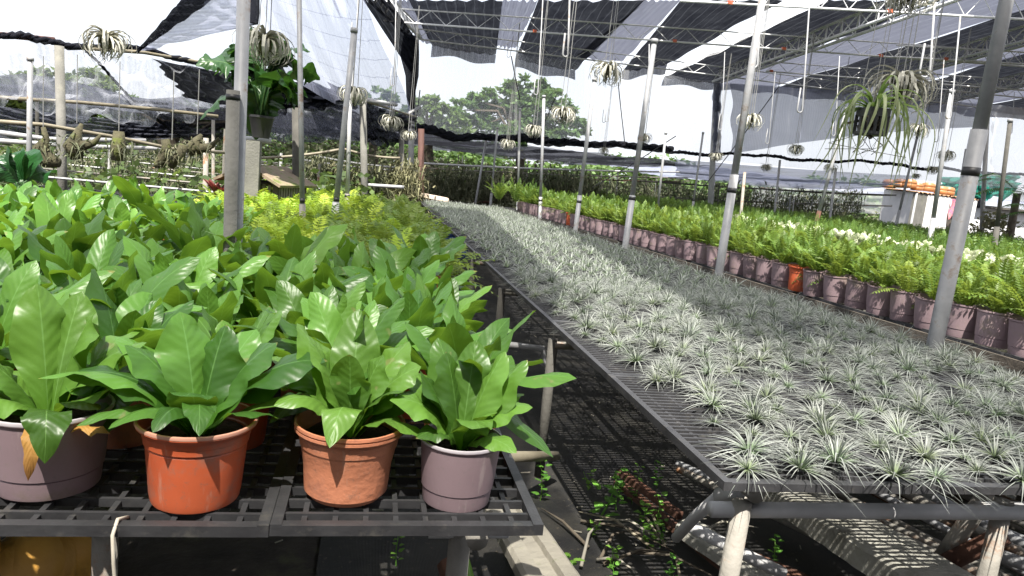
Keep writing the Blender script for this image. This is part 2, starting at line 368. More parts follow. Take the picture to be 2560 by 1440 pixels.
M['net_dark'] = netmat('dark_shade_net', (.010, .011, .016), .982, .03, .008, transl=.35, sfreq=240, seams=.03)
M['net_light'] = netmat('thin_shade_net', (.075, .08, .11), .925, .07, .03, transl=.55, sfreq=120, seams=.08)
M['net_pale'] = netmat('pale_curtain_net', (.42, .44, .56), .48, .2, .04, transl=.6, lines=.3)
M['net_white'] = netmat('white_film', (.85, .86, .88), .26, .08, 0, transl=.65)
M['net_film'] = netmat('white_backdrop_film', (.86, .87, .9), .36, .10, 0, transl=.65)
M['net_grey'] = netmat('grey_curtain_net', (.30, .32, .42), .72, .14, .04, transl=.65)
M['net_mid'] = netmat('sagging_grey_net', (.085, .09, .115), .76, .26, .05, transl=.5)
M['net_black'] = netmat('black_gathered_net', (.02, .021, .028), .86, .22, .0, transl=.3)
M['net_mesh'] = netmat('clear_mesh_net', (.55, .57, .63), .32, .35, .05, transl=.6)
M['net_green'] = netmat('green_net', (.03, .22, .17), .93, .15, .03, transl=.5)
M['net_near'] = netmat('part_shade_net', (.02, .021, .026), .74, .16, .03, transl=.4, seams=.05)  # cover kept lower so the bands it casts on the benches stay light
M['net_dimmer'] = netmat('sun_dimming_net', (.04, .04, .05), .42, .06, .0, transl=.5)  # for unseen nets added to weaken the sun on the front rows

def matmat():
    m, t = newmat('weed_mat_weave'); N = NT(t)
    tc = N.n('ShaderNodeTexCoord').outputs['Object']
    w = N.n('ShaderNodeTexWave'); w.bands_direction = 'X'; w.inputs['Scale'].default_value = 60; w.inputs['Distortion'].default_value = .6; N.l(tc, w.inputs[0])
    col = N.mix(N.ramp(N.noise(3.5, 8, tc, .65), [(.42, (0, 0, 0)), (.66, (1, 1, 1))]), (.011, .011, .012), (.034, .032, .028))
    col = N.mix(N.ramp(N.noise(55, 4, tc, .6), [(.62, (0, 0, 0)), (.7, (1, 1, 1))]), col, (.07, .06, .045))
    p = N.n('ShaderNodeBsdfPrincipled'); N.l(col, p.inputs['Base Color']); p.inputs['Roughness'].default_value = .6
    b = N.n('ShaderNodeBump'); b.inputs['Strength'].default_value = .6; b.inputs['Distance'].default_value = .01
    N.l(N.math('ADD', N.math('MULTIPLY', w.outputs['Fac'], .3), N.noise(9, 6, tc)), b.inputs['Height']); N.l(b.outputs[0], p.inputs['Normal'])
    o = N.n('ShaderNodeOutputMaterial'); N.l(p.outputs[0], o.inputs[0]); return m
M['mat'] = matmat()
# ================================================================== SETTING
def sheet(name, x0, x1, y0, y1, z, nx, ny, amp, mat, kind='structure'):
    xs = np.linspace(x0, x1, nx); ys = np.linspace(y0, y1, ny); XX, YY = np.meshgrid(xs, ys)
    ZZ = z + amp * (np.sin(XX * 2.3 + 1) * np.cos(YY * 1.9) + .6 * np.sin(XX * 5.1 + YY * 3.7))
    mb = MB(); mb.grid(np.stack([XX, YY, ZZ], -1), np.stack([XX, YY, ZZ * 0], -1)); o = mb.build(name, mat, smooth=True); o['kind'] = kind; return o
sheet('ground', -250, 250, -60, 420, -.05, 40, 40, .0, M['dirt'])
sheet('weed_mat_path', -.1, 3.9, .2, 14.5, 0, 40, 120, .012, M['mat'])
sheet('bare_earth', -5, -.1, .2, 9, -.012, 30, 40, .012, M['dirt'])

# ------------------------------------------------------------------ roof frame
def truss(name, a, b, dep, mat, label, cat, group=None, nseg=12, w=.22, r=.022, rw=.012):
    """lattice truss of two lower chords, one upper chord and zigzag webs"""
    a, b = np.array(a, float), np.array(b, float); t = (b - a) / np.linalg.norm(b - a); s = np.array([-t[1], t[0], 0]); s /= np.linalg.norm(s)
    root = thing(name, label, cat, a, group=group)
    A = np.zeros(3); B = b - a
    u = np.array([0, 0, dep])
    for sg in (-1, 1):
        m = MB(); m.tube([A + sg * s * w / 2, B + sg * s * w / 2], r, 6); m.build('lower_chord', mat, root)
    m = MB(); m.tube([A + u, B + u], r, 6); m.build('upper_chord', mat, root)
    m = MB()
    for i in range(nseg):
        p0 = A + B * i / nseg; p1 = A + B * (i + .5) / nseg; p2 = A + B * (i + 1) / nseg
        for sg in (-1, 1):
            m.tube([p0 + sg * s * w / 2, p1 + u, p2 + sg * s * w / 2], rw, 5, cap=False)
    m.build('web', mat, root); return root
tl0 = atroof(1040, 97); tl1 = atroof(940, 2); tdir = (tl1 - tl0) / np.linalg.norm(tl1 - tl0)
truss('roof_truss', tl0, tl0 + tdir * 5.2, .28, M['steelwhite'], 'white lattice roof truss at the left edge of the shade roof', 'roof truss', nseg=14, w=.25, r=.028, rw=.016)
tr0 = atroof(1792, 205); tr1 = atroof(2330, 12); tdir2 = (tr1 - tr0) / np.linalg.norm(tr1 - tr0)
truss('roof_truss', tr0, tr0 + tdir2 * 17, .3, M['steelwhite'], 'long white lattice truss under the middle of the shade roof', 'roof truss', nseg=32, w=.22, r=.026, rw=.011)
a2 = atroof(2090, 235); b2 = atroof(2560, 108); d2 = (b2 - a2) / np.linalg.norm(b2 - a2)
truss('roof_truss', a2, a2 + d2 * 14, .28, M['steelwhite'], 'white lattice truss near the right side of the shade roof', 'roof truss', nseg=26, w=.2, r=.024, rw=.010)
a3 = atroof(2330, 262); b3 = atroof(2560, 212); d3 = (b3 - a3) / np.linalg.norm(b3 - a3)
truss('roof_truss', a3, a3 + d3 * 12, .26, M['steelwhite'], 'thin white lattice truss farthest to the right of the roof', 'roof truss', nseg=28, w=.22, r=.02, rw=.012)

# purlins: flat ladders of two pipes with zigzag between
def purlin(p, q, gap, label, n=14, r=.017, up=(0, 0, 1), clips=()):
    p, q = np.array(p), np.array(q); root = thing('roof_purlin', label, 'roof purlin', p, group='white pipe purlins under the shade roof')
    B = q - p; u = np.array(up, float) * gap
    m = MB(); m.tube([np.zeros(3), B], r, 6); m.build('lower_pipe', M['steelwhite'], root)
    m = MB(); m.tube([u, B + u], r * .8, 6); m.build('upper_pipe', M['steelwhite'], root)
    m = MB()
    for i in range(n):
        m.tube([B * i / n, B * (i + .5) / n + u, B * (i + 1) / n], r * .42, 5, cap=False)
    m.build('web', M['steelwhite'], root)
    for c in clips:
        m = MB(); m.box(B * c + np.array([0, 0, .012]), (.07, .05, .05)); m.build('clip', M['orange'], root)
    return root
purl = [((958, 53), (2560, 166), 'white purlin pipe crossing the roof nearest its far edge', .24, 20, (.24, .46, .63, .78)),
        ((1700, 2), (2560, 48), 'white purlin pipe across the roof at the top of the picture', .26, 12, (.15, .62)),
        ((1040, 97), (2480, 272), 'thin white end purlin along the far edge of the roof', .2, 26, ()),
        ((1915, 178), (2560, 226), 'white purlin pipe on the right below the long truss', .2, 12, (.02, .5)),
        ((2180, 205), (2560, 245), 'short white purlin pipe far to the right of the roof', .18, 8, ()),
        ((2236, 142), (2560, 160), 'white purlin pipe between the two right hand trusses', .2, 8, (.4,))]
for a, b, lab, gap, n, cl in purl:
    purlin(atroof(*a, dz=-.05), atroof(*b, dz=-.05), gap, lab, n, clips=cl)

# ------------------------------------------------------------------ nets
def patch(name, P, mat, label, cat='shade net', group=None, nu=24, nv=24, sag=0.0, wr=.02, seed=0, fr=(3, 5), edge=0.0, kind=None):
    """a cloth panel through four corners (top-left, top-right, bottom-right, bottom-left), sagging, wrinkled, with a ragged lower edge"""
    P = [np.array(p, float) for p in P]; u = np.linspace(0, 1, nu)[None, :, None]; v = np.linspace(0, 1, nv)[:, None, None]
    V = (1 - u) * (1 - v) * P[0] + u * (1 - v) * P[1] + u * v * P[2] + (1 - u) * v * P[3]
    r = np.random.default_rng(seed + 11)
    V[..., 2:3] -= sag * 4 * u * (1 - u) * (.25 + .75 * v)
    nrm = np.cross(P[1] - P[0], P[3] - P[0]); nrm = nrm / np.linalg.norm(nrm)
    w = np.zeros((nv, nu, 1))
    for k in range(7):
        fa, fb = r.uniform(.4, 1) * fr[0] * 2, r.uniform(.2, 1) * fr[1]
        w += np.sin(6.283 * (fa * u + fb * v * r.choice([-1, 1]) + r.random())) * r.uniform(.3, 1) / (1 + .3 * k)
    V = V + nrm * w * wr
    if edge:
        e = sum(np.sin(6.283 * (f * u + r.random())) / f ** .5 for f in (2, 3, 5, 8, 13)) * edge * v ** 3
        V[..., 2:3] += e
    L1 = max(np.linalg.norm(P[1] - P[0]), np.linalg.norm(P[2] - P[3])); L2 = max(np.linalg.norm(P[3] - P[0]), np.linalg.norm(P[2] - P[1]))
    A = np.concatenate([np.broadcast_to(u * L1, (nv, nu, 1)), np.broadcast_to(v * L2, (nv, nu, 1)), np.zeros((nv, nu, 1))], -1)
    mb = MB(); mb.grid(V, A); o = mb.build(name, mat, smooth=True); return tag(o, label, cat, group, kind)
RG = 'net strips of the shade roof'
def rp(px, py, dz=.32): return atroof(px, py, dz)
def strip(fl, fr_, nl, nr, mat, label, val=None, seed=0, ext=0.0, sag=.04):
    """roof strip from its far edge (left, right pixel) towards the viewer (near-left, near-right pixel), lengthened by ext metres"""
    a, b, c, d = rp(*fl), rp(*fr_), rp(*nr), rp(*nl)
    c = c + (c - b) / np.linalg.norm(c - b) * ext; d = d + (d - a) / np.linalg.norm(d - a) * ext
    o = patch('roof_net', [d, c, b, a], mat, label, group=RG, sag=sag, wr=.018, seed=seed, nu=20, nv=40)
    if val:
        m = MB(); U = np.linspace(0, 1, 16); V = np.zeros((4, 16, 3))
        for j in range(4):
            V[j] = a + (b - a) * U[:, None]; V[j, :, 2] -= val * j / 3 * (1 + .15 * np.sin(U * 9 + seed)); V[j, :, 1] += .04 * j * np.sin(U * 7 + seed)
        m.grid(V, np.stack([np.broadcast_to(U * 2, (4, 16)), np.broadcast_to(np.arange(4)[:, None] * .1, (4, 16)), np.zeros((4, 16))], -1))
        m.build('valance', M['net_light'], o)
    return o
strip((1040, 92), (1082, 110), (985, 0), (1022, 0), M['net_light'], 'narrow pale net strip beside the left truss', seed=1)
strip((1080, 113), (1240, 137), (1022, 0), (1256, 0), M['net_dark'], 'dark net strip of the roof, first from the left truss', .24, 2)
strip((1240, 112), (1290, 118), (1256, 0), (1346, 0), M['net_light'], 'pale grey strip between the first and second dark roof strips', None, 3)
strip((1288, 146), (1438, 176), (1346, 0), (1612, 0), M['net_dark'], 'dark net strip of the roof, second from the left truss', .26, 4)
strip((1438, 140), (1558, 152), (1612, 0), (1702, 0), M['net_light'], 'pale grey strip between the second and third dark roof strips', None, 5)
strip((1556, 178), (1668, 160), (1702, 0), (1958, 0), M['net_dark'], 'dark net strip of the roof, third from the left truss', .22, 6)
strip((1640, 180), (1672, 188), (1958, 0), (2072, 0), M['net_white'], 'bright white gap strip left of the long truss', None, 7)
strip((1660, 192), (1800, 208), (2072, 0), (2360, 0), M['net_dark'], 'dark net strip that runs along the long middle truss', .2, 8)
strip((1800, 208), (1935, 216), (2360, 0), (2640, 0), M['net_light'], 'pale grey strip just right of the long truss', .2, 9, ext=2)
strip((1935, 218), (2110, 236), (2640, 0), (2960, 0), M['net_dark'], 'broad dark net strip between the two middle trusses', .2, 10, ext=2)
strip((2110, 236), (2170, 240), (2960, 0), (3060, 0), M['net_light'], 'narrow pale strip right of the second truss', .2, 11, ext=2)
strip((2170, 243), (2330, 262), (3060, 0), (3700, 0), M['net_dark'], 'dark net strip near the right end of the roof', .2, 12, ext=2)
strip((2330, 262), (2420, 268), (3700, 0), (4000, 0), M['net_light'], 'pale strip near the right end of the roof', .2, 13, ext=1)
strip((2420, 270), (2700, 300), (4000, 0), (5200, 0), M['net_dark'], 'last dark net strip at the right end of the roof', .2, 14, ext=1)
# unseen nets over the viewer's head, laid out only for the shade they cast
def roofpiece(x0, x1, y0, y1, sh, mat, label, seed):
    z = 4.3
    return patch('roof_net', [(x0 + sh * y0, y0, z), (x1 + sh * y0, y0, z), (x1 + sh * y1, y1, z), (x0 + sh * y1, y1, z)], mat, label, group=RG, wr=.02, seed=seed, nu=12, nv=24)
NEARNET = [  # left and right edge at the near end, at the far end, near y, far y
    (-1.65, .10, -1.35, .62, .6, 2.2, 'net_near', 'unseen dark net placed to shade the middle of the left bench'),
    (-1.35, .62, .05, 1.2, 2.2, 9.6, 'net_near', 'unseen dark strip placed to shade the left edge of the air plant bench'),
    (1.15, 2.55, 1.63, 2.42, 1.0, 5.2, 'net_near', 'unseen dark strip placed to shade the right half of the air plant bench'),
    (1.63, 2.42, 2.1, 2.25, 5.2, 9.6, 'net_near', 'unseen dark strip placed to shade the far right of the air plant bench'),
    (-2.4, .3, -2.4, .25, -1.6, .6, 'net_dimmer', 'added half open net that dims the sun on the left bench front'),  # added to dim a front row that stands in open sun
    (1.15, 3.2, 1.15, 2.6, -1.2, 1.0, 'net_dimmer', 'added half open net that dims the front of the air plant bench')]  # added to bring more shade onto this bench front
for i, (a0, b0, a1, b1, y0, y1, mt, lab) in enumerate(NEARNET):
    patch('roof_net', [(a0, y0, 4.3), (b0, y0, 4.3), (b1, y1, 4.3), (a1, y1, 4.3)], M[mt], lab, group=RG, wr=.02, seed=20 + i, nu=12, nv=24)

# unseen net roof and net wall added behind the viewer to cut sky light
patch('roof_net', [(-9, -16, 4.3), (12, -16, 4.3), (12, -1.7, 4.3), (-9, -1.7, 4.3)], M['net_dark'], 'added unseen dark net behind the viewer that blocks the sky', group=RG, wr=.02, seed=28, nu=20, nv=20)
patch('curtain_net', [(-9, -16, 4.2), (12, -16, 4.2), (12, -16, 0), (-9, -16, 0)], M['net_dark'], 'added unseen dark net wall that blocks the sky behind the viewer', 'net curtain', wr=.05, seed=29)
# curtains at the far end and the left side
patch('curtain_net', [aty(640, -60, 8.6), aty(905, -10, 11.6), aty(1038, 292, 15.2), aty(700, 175, 9.6)], M['net_pale'], 'pale lavender net curtain sloping down from the left truss', 'net curtain', sag=.25, wr=.035, seed=31, fr=(4, 2), nu=40, nv=40)
patch('curtain_net', [aty(905, -4, 11.8), aty(972, -4, 12.2), aty(1041, 100, 15.4), aty(1030, 186, 15.4)], M['net_dark'], 'dark torn net hanging along the left truss', 'net curtain', wr=.05, seed=32)
m = MB(); pts = [aty(x, y, 15.6) for x, y in ((1028, 90), (1024, 140), (1030, 190), (1026, 240), (1031, 300))]; m.tube(pts, [.16, .2, .14, .09, .05], 9); tag(m.build('gathered_net', M['net_black'], smooth=True), 'black net gathered down the white corner column', 'gathered net')
patch('curtain_net', [aty(338, 130, 9.2), aty(470, -20, 8.6), aty(560, -20, 8.6), aty(345, 131, 9.2)], M['net_dark'], 'dark folded edge of the triangular net high on the left', 'net curtain', wr=.02, seed=33)
patch('curtain_net', [aty(345, 131, 9.25), aty(470, -20, 8.8), aty(645, -20, 8.4), aty(640, 58, 8.4)], M['net_grey'], 'grey triangular net stretched up to the tall pole', 'net curtain', sag=.12, wr=.03, seed=34)
m = MB(); m.tube([aty(637, -10, 8.4), aty(636, 30, 8.4), aty(634, 58, 8.4)], [.05, .055, .05], 8); tag(m.build('net_roll', M['net_black']), 'black net rolled round a pipe above the tall plant', 'net roll')
patch('curtain_net', [aty(0, 92, 8.2), aty(560, 168, 10.2), aty(500, 292, 10.4), aty(-20, 243, 9.0)], M['net_mesh'], 'clear white mesh hanging between the two left pipes', 'net curtain', sag=.15, wr=.07, seed=35, fr=(3, 4), nu=40, nv=30)
patch('curtain_net', [aty(383, 148, 9.5), aty(800, 212, 11.3), aty(872, 255, 11.6), aty(468, 246, 9.9)], M['net_dark'], 'dark net collapsed over the pipe behind the tall plant', 'net curtain', sag=.12, wr=.06, seed=36, nu=36)
patch('curtain_net', [aty(660, 190, 10.6), aty(860, 222, 11.8), aty(910, 262, 12), aty(640, 268, 10.8)], M['net_black'], 'black heap of net right of the tall plant', 'net curtain', sag=.05, wr=.1, seed=37)
patch('curtain_net', [aty(770, 262, 12.2), aty(930, 262, 12.4), aty(1010, 345, 13.5), aty(800, 335, 12.6)], M['net_mid'], 'grey loose net hanging left of the corner column', 'net curtain', sag=.1, wr=.08, seed=38)
patch('curtain_net', [aty(900, 252, 12.2), aty(1045, 296, 14.6), aty(985, 355, 14.4), aty(912, 340, 12.6)], M['net_black'], 'black torn net below the end of the left pipe', 'net curtain', sag=.05, wr=.1, seed=39, edge=.1)
patch('curtain_net', [aty(300, 248, 9.9), aty(560, 268, 10.5), aty(590, 325, 10.7), aty(400, 300, 10.1)], M['net_black'], 'black rumpled net slung under the middle left pipe', 'net curtain', sag=.25, wr=.08, seed=40)
patch('curtain_net', [aty(560, 268, 10.4), aty(860, 262, 11.5), aty(880, 345, 11.8), aty(580, 330, 10.6)], M['net_mid'], 'grey net behind the pot of the tall plant', 'net curtain', sag=.1, wr=.07, seed=41)
patch('curtain_net', [aty(-20, 262, 11.5), aty(330, 300, 12.5), aty(560, 330, 13), aty(-20, 345, 11.5)], M['net_mid'], 'long grey net sagging behind the driftwood mounts', 'net curtain', sag=.1, wr=.05, seed=42)
patch('curtain_net', [aty(300, 302, 12.4), aty(480, 308, 12.8), aty(420, 345, 12.6), aty(290, 340, 12.2)], M['net_dark'], 'small dark net flap behind the log mount', 'net curtain', wr=.05, seed=43)
# far curtains
patch('curtain_net', [aty(1040, 96, 17.6), aty(1800, 208, 17.6), aty(1790, 395, 17.6), aty(1040, 330, 17.6)], M['net_white'], 'white see-through film across the far end of the roof', 'net curtain', wr=.06, seed=51, fr=(5, 3), nu=50)
patch('curtain_net', [aty(1796, 205, 17.8), aty(2480, 262, 17.8), aty(2480, 468, 17.8), aty(1790, 400, 17.8)], M['net_film'], 'white backdrop film behind the right end of the benches', 'net curtain', wr=.06, seed=52, fr=(5, 3), nu=40)
patch('curtain_net', [aty(2480, 262, 17.4), aty(2900, 300, 17.4), aty(2900, 500, 17.4), aty(2480, 465, 17.4)], M['net_film'], 'white film at the right end beyond the palm', 'net curtain', wr=.08, seed=53)
patch('curtain_net', [aty(1828, 208, 17.0), aty(2470, 262, 17.0), aty(2440, 318, 17.0), aty(1830, 385, 17.0)], M['net_grey'], 'blue-grey net panel hung in front of the white film', 'net curtain', sag=-.12, wr=.05, seed=54, fr=(5, 3), nu=40)
for k, (xa, xb, y0, y1, lab) in enumerate([(1784, 1802, 206, 400, 'folded blue-grey net edge beside the white middle column')]):
    patch('curtain_net', [aty(xa, y0, 17.1), aty(xb, y0 + 2, 17.1), aty(xb, y1, 17.1), aty(xa, y1, 17.1)], M['net_grey'], lab, 'net curtain', wr=.05, seed=55)
# twisted black net roll along the far end
def rope(name, path, r, mat, label, seed, lump=.4):
    """net twisted into a roll: three strands wound round each other, of uneven thickness"""
    r_ = np.random.default_rng(seed); path = [np.array(p) for p in path]; P = []
    for a, b in zip(path[:-1], path[1:]):
        n = max(4, int(np.linalg.norm(b - a) / .09))
        for t in np.linspace(0, 1, n, endpoint=False): P.append(a + (b - a) * t)
    P.append(path[-1]); P = np.array(P); k = np.arange(len(P)); s = k * .09
    P[:, 2] += .03 * np.sin(s * 1.9 + seed) + .02 * np.sin(s * 5.3)
    d = path[-1] - path[0]; d /= np.linalg.norm(d); sd = np.cross(d, [0, 0, 1.0]); sd /= np.linalg.norm(sd); mb = MB()
    for q in range(3):
        ph = q * 2.094 + s * 6.283 / (r * 9) + .5 * np.sin(s * 1.3); off = r * (.55 + .2 * np.sin(s * 2.1 + q))
        rad = np.clip(r * (.62 + lump * .4 * np.sin(s * 3.1 + q * 2 + seed) + .06 * r_.standard_normal(len(P))), r * .25, None)
        mb.tube(P + (np.cos(ph) * off)[:, None] * sd + (np.sin(ph) * off)[:, None] * np.array([0, 0, 1.0]), rad, 6)
    return tag(mb.build(name, mat, smooth=True), label, 'net roll', 'black net rolls tied along pipes')
rope('net_roll', [aty(1044, 318, 15.5), aty(1150, 340, 16.2), aty(1300, 350, 16.8), aty(1480, 357, 17), aty(1600, 368, 17), aty(1680, 378, 17)], .085, M['net_black'], 'twisted black net roll across the far end below the big tree', 3)
rope('net_roll', [aty(1680, 378, 17), aty(1800, 386, 17), aty(1960, 394, 17), aty(2080, 402, 17), aty(2200, 408, 17), aty(2345, 422, 17)], .04, M['net_black'], 'thin black net roll continuing right towards the hut', 4)
rope('net_roll', [aty(-10, 80, 8.15), aty(70, 92, 8.4), aty(150, 108, 8.6), aty(260, 122, 9), aty(380, 135, 9.4), aty(560, 166, 10.2), aty(700, 200, 10.9)], .035, M['net_black'], 'black net tied along the left pipe by the hanging air plant', 5, .6)
rope('net_roll', [aty(215, 125, 8.9), aty(270, 190, 9.3), aty(335, 256, 9.8), aty(420, 268, 10)], .018, M['net_black'], 'black rope drooping between the left pipes', 6, .2)
# neighbour's low flat shade roof seen from below
def lownet(x0, x1, y0, y1, z, mat, lab, seed, sag=.15):
    patch('low_shade_net', [(x0, y0, z), (x1, y0, z), (x1, y1, z), (x0, y1, z)], mat, lab, 'shade net', group='low shade nets beyond the nursery roof', sag=sag, wr=.06, seed=seed, nu=30, nv=20)
lownet(-14, .0, 13.5, 20, 2.15, M['net_mid'], 'low grey shade net behind the driftwood mounts', 61)
lownet(-16, 1, 20, 34, 2.35, M['net_near'], 'low dark shade net far behind the left ferns', 62)
lownet(.6, 9.5, 19, 27, 2.25, M['net_near'], 'low dark shade net beyond the far end of the air plant bench', 63, .1)
lownet(1, 13, 27, 42, 2.6, M['net_mid'], 'second low dark net beyond the far end, farther off', 64, .2)
lownet(9.5, 13.5, 19, 27, 2.2, M['net_grey'], 'low grey net to the left of the hut', 65, .2)
lownet(13, 30, 27, 40, 2.6, M['net_grey'], 'low grey net far behind the hut', 66)
lownet(-30, 0, 34, 55, 2.8, M['net_mid'], 'farthest low net at the left behind the pipe benches', 67)
patch('curtain_net', [aty(1690, 398, 18.2), aty(2300, 440, 18.2), aty(2200, 470, 18.2), aty(1690, 440, 18.2)], M['net_grey'], 'blue-grey net sagging below the thin net roll', 'net curtain', sag=.15, wr=.06, seed=68)
patch('curtain_net', [aty(1880, 458, 27), aty(2270, 468, 27), aty(2270, 540, 27), aty(1880, 515, 27)], M['net_film'], 'white plastic sheet low behind the right hand benches', 'net curtain', wr=.05, seed=69)

# ------------------------------------------------------------------ pipes, posts, columns
def pole(name, base, top, r, mat, label, cat, group=None, r2=None, split=None, tapes=(), mat2=None, n=12, lean=True):
    base, top = np.array(base, float), np.array(top, float); root = thing(name, label, cat, base, group=group); B = top - base
    if split is None:
        m = MB(); m.tube([np.zeros(3), B], r, n); m.build('pipe', mat, root, True)
    else:
        m = MB(); m.tube([np.zeros(3), B * split], r, n); m.build('lower_pipe', mat, root, True)
        off = np.array([r + (r2 or r) - .01, 0, 0]) if r2 and r2 > r * .95 else np.zeros(3)
        m = MB(); m.tube([B * (split - .04) + off, B + off], r2 or r * .8, n); m.build('upper_pipe', mat2 or mat, root, True)
    for t in tapes:
        m = MB(); m.tube([B * (t - .006), B * (t + .006)], r * 1.06 if (split is None or t < split + .001) else (r2 or r) * 1.06, n); m.build('tape_band', M['blacktape'], root, True)
    if split is not None:
        m = MB(); m.tube([B * .985 + off, B * 1.0 + off], (r2 or r * .8) * 1.25, n); m.build('cap', M['galv'], root, True)
    return root
SP = 'grey standpipes among the benches'
for px, py, Y, ztop, tpx, r, sp, tp, lab in [
        (2333, 880, 3.08, 3.3, None, .041, .56, (.035, .50), 'thick grey standpipe nearest the viewer beside the air plant bench'),
        (1796, 690, 5.5, 3.2, None, .039, .5, (.04, .46), 'grey standpipe second from the front beside the air plant bench'),
        (1562, 622, 7.4, 2.98, (1637, 97), .037, .45, (.06, .44), 'grey standpipe third from the front beside the air plant bench'),
        (1438, 580, 9.2, 2.85, (1487, 195), .034, .45, (.42,), 'grey standpipe fourth from the front beside the air plant bench'),
        (1350, 545, 11.4, 2.8, (1360, 238), .033, .4, (.38,), 'grey standpipe fifth from the front beside the air plant bench'),
        (1294, 525, 14.0, 2.8, (1300, 270), .032, .4, (), 'grey standpipe sixth from the front beside the air plant bench')]:
    b = atz(px, py, .75) if Y < 12 else aty(px, py, Y)
    top = aty(*tpx, b[1]) if tpx else b + np.array([.02, .0, ztop - b[2]])
    d = top - b; b0 = b - d / d[2] * b[2]
    pole('standpipe', b0, top, r * .92, M['galv'], lab, 'standpipe', SP, r * .76, sp, tp, n=14)
for (px, py, Y, tx, ty, r, sp, tp, mat, mat2, lab) in [
        (1226, 513, 16, 1244, 318, .028, .4, (), 'galv', 'galv', 'thin grey standpipe left of the green ferns at the far end'),
        (1190, 500, 17, 1215, 352, .026, None, (), 'galv', None, 'thin leaning grey pipe left of the far ferns'),
        (1640, 560, 10.5, 1665, 330, .024, .5, (.5,), 'galv', 'galv', 'thin grey pipe on the fern bench behind the third standpipe'),
        (2035, 578, 10.5, 2118, 270, .034, .45, (.3,), 'rust', 'galv', 'rusty footed standpipe between the two fern benches'),
        (2322, 622, 8.8, 2381, 225, .038, .45, (.3,), 'galv', 'galv', 'grey capped standpipe in front of the white hut'),
        (2490, 588, 8.2, 2526, 297, .034, .5, (.3,), 'greypost', 'greypost', 'dark standpipe at the right end of the far fern bench'),
        (2240, 563, 12.5, 2296, 330, .03, .5, (.4,), 'galv', 'galv', 'slim standpipe against the grey side of the hut'),
        (1850, 560, 12, 1862, 430, .026, None, (), 'oldpipe', None, 'slim pipe left of the rusty footed standpipe'),
        (1728, 545, 13, 1758, 330, .024, .5, (.5,), 'galv', 'galv', 'slim standpipe behind the second standpipe'),
        (2075, 545, 13.5, 2090, 420, .026, None, (), 'galv', None, 'short slim pipe right of the rusty footed standpipe'),
        (1935, 548, 14, 1950, 400, .024, None, (), 'galv', None, 'slim pipe left of the hut among far ferns'),
        (2385, 560, 13, 2415, 372, .022, None, (), 'galv', None, 'slim pipe in front of the hut doorway'),
        (573, 690, 2.75, 583, 226, .0235, None, (.62, .985), 'concretepale', None, 'stout pale pole taped to a taller pole among the left ferns'),
        (587, 690, 2.80, 611, -60, .0235, None, (.4,), 'galv', None, 'tall grey pole taped beside the stout pale pole'),
        (757, 585, 5.2, 747, -40, .022, .42, (.43,), 'oldpipe', 'galv', 'tall pole with a rusty foot behind the left ferns'),
        (836, 548, 6.2, 886, 70, .03, .42, (.05, .43), 'whitepipe', 'galv', 'leaning pale standpipe with a cap among the yellow ferns'),
        (867, 525, 7.6, 878, 165, .026, .45, (.44,), 'oldpipe', 'whitepipe', 'second pale standpipe with a rusty foot among the yellow ferns'),
        (72, 440, 6.6, 76, 143, .026, .35, (.3,), 'whitepipe', 'galv', 'slender capped standpipe at the far left'),
        (1024, 515, 15.9, 1036, 100, .062, None, (), 'whitepipe', None, 'tall white corner column under the left truss'),
        (1776, 510, 17.3, 1792, 206, .075, None, (), 'whitepipe', None, 'tall white column under the far end of the long truss'),
        (2455, 560, 17.3, 2470, 265, .06, None, (), 'whitepipe', None, 'tall white column right of the hut'),
        (1051, 545, 14.3, 1053, 322, .06, None, (), 'rustred', None, 'dark red post at the far corner of the air plant bench'),
        (156, 452, 8.5, 148, 115, .046, None, (), 'concretepale', None, 'stout grey post holding up the left pipe'),
        (912, 520, 12, 907, 250, .055, None, (), 'concretepale', None, 'grey post under the left pipe by the moss wall'),
        (1002, 510, 14, 1004, 310, .05, None, (), 'concretepale', None, 'grey post just left of the white corner column'),
        (745, 525, 7.6, 744, 270, .055, None, (), 'greypost', None, 'dark square post right of the tall plant'),
        (513, 500, 9, 515, 345, .03, None, (), 'oldpipe', None, 'thin dark post left of the taped poles'),
        (533, 500, 9.4, 533, 300, .02, None, (), 'oldpipe', None, 'thin weathered post left of the taped poles')]:
    t = aty(tx, ty, Y); b = aty(px, py, Y); d = t - b; b0 = b - d / d[2] * b[2]
    pole('post' if 'post' in lab or 'column' in lab else 'standpipe', b0, t, r, M[mat], lab, 'post' if 'post' in lab or 'column' in lab else 'standpipe', None if 'post' in lab or 'column' in lab else SP, None if sp is None else r * .8, sp, tp, M[mat2] if mat2 else None)
def rail(path, r, mat, label, group='long pipes strung between posts', name='pipe_rail', sagf=0.0):
    P = [np.array(p) for p in path]
    if sagf and len(P) == 2:
        P = [P[0] + (P[1] - P[0]) * t - np.array([0, 0, sagf * 4 * t * (1 - t)]) for t in np.linspace(0, 1, 9)]
    m = MB(); m.tube(P, r, 8); return tag(m.build(name, M[mat], smooth=True), label, 'pipe rail', group)
rail([aty(-10, 86, 8.2), aty(136, 100, 8.6)], .03, 'rustred', 'red-brown pipe with rolled net at the upper left')
rail([aty(130, 104, 8.6), aty(170, 118, 8.7), aty(360, 131, 9.3), aty(560, 166, 10.2), aty(760, 216, 11.2), aty(905, 250, 12), aty(1040, 293, 14.5)], .021, 'bamboo', 'long bamboo-coloured pipe behind the tall plant')
rail([aty(-10, 243, 9), aty(200, 256, 9.3), aty(400, 274, 9.7), aty(545, 291, 10)], .021, 'bamboo', 'second bamboo-coloured pipe below the clear mesh')
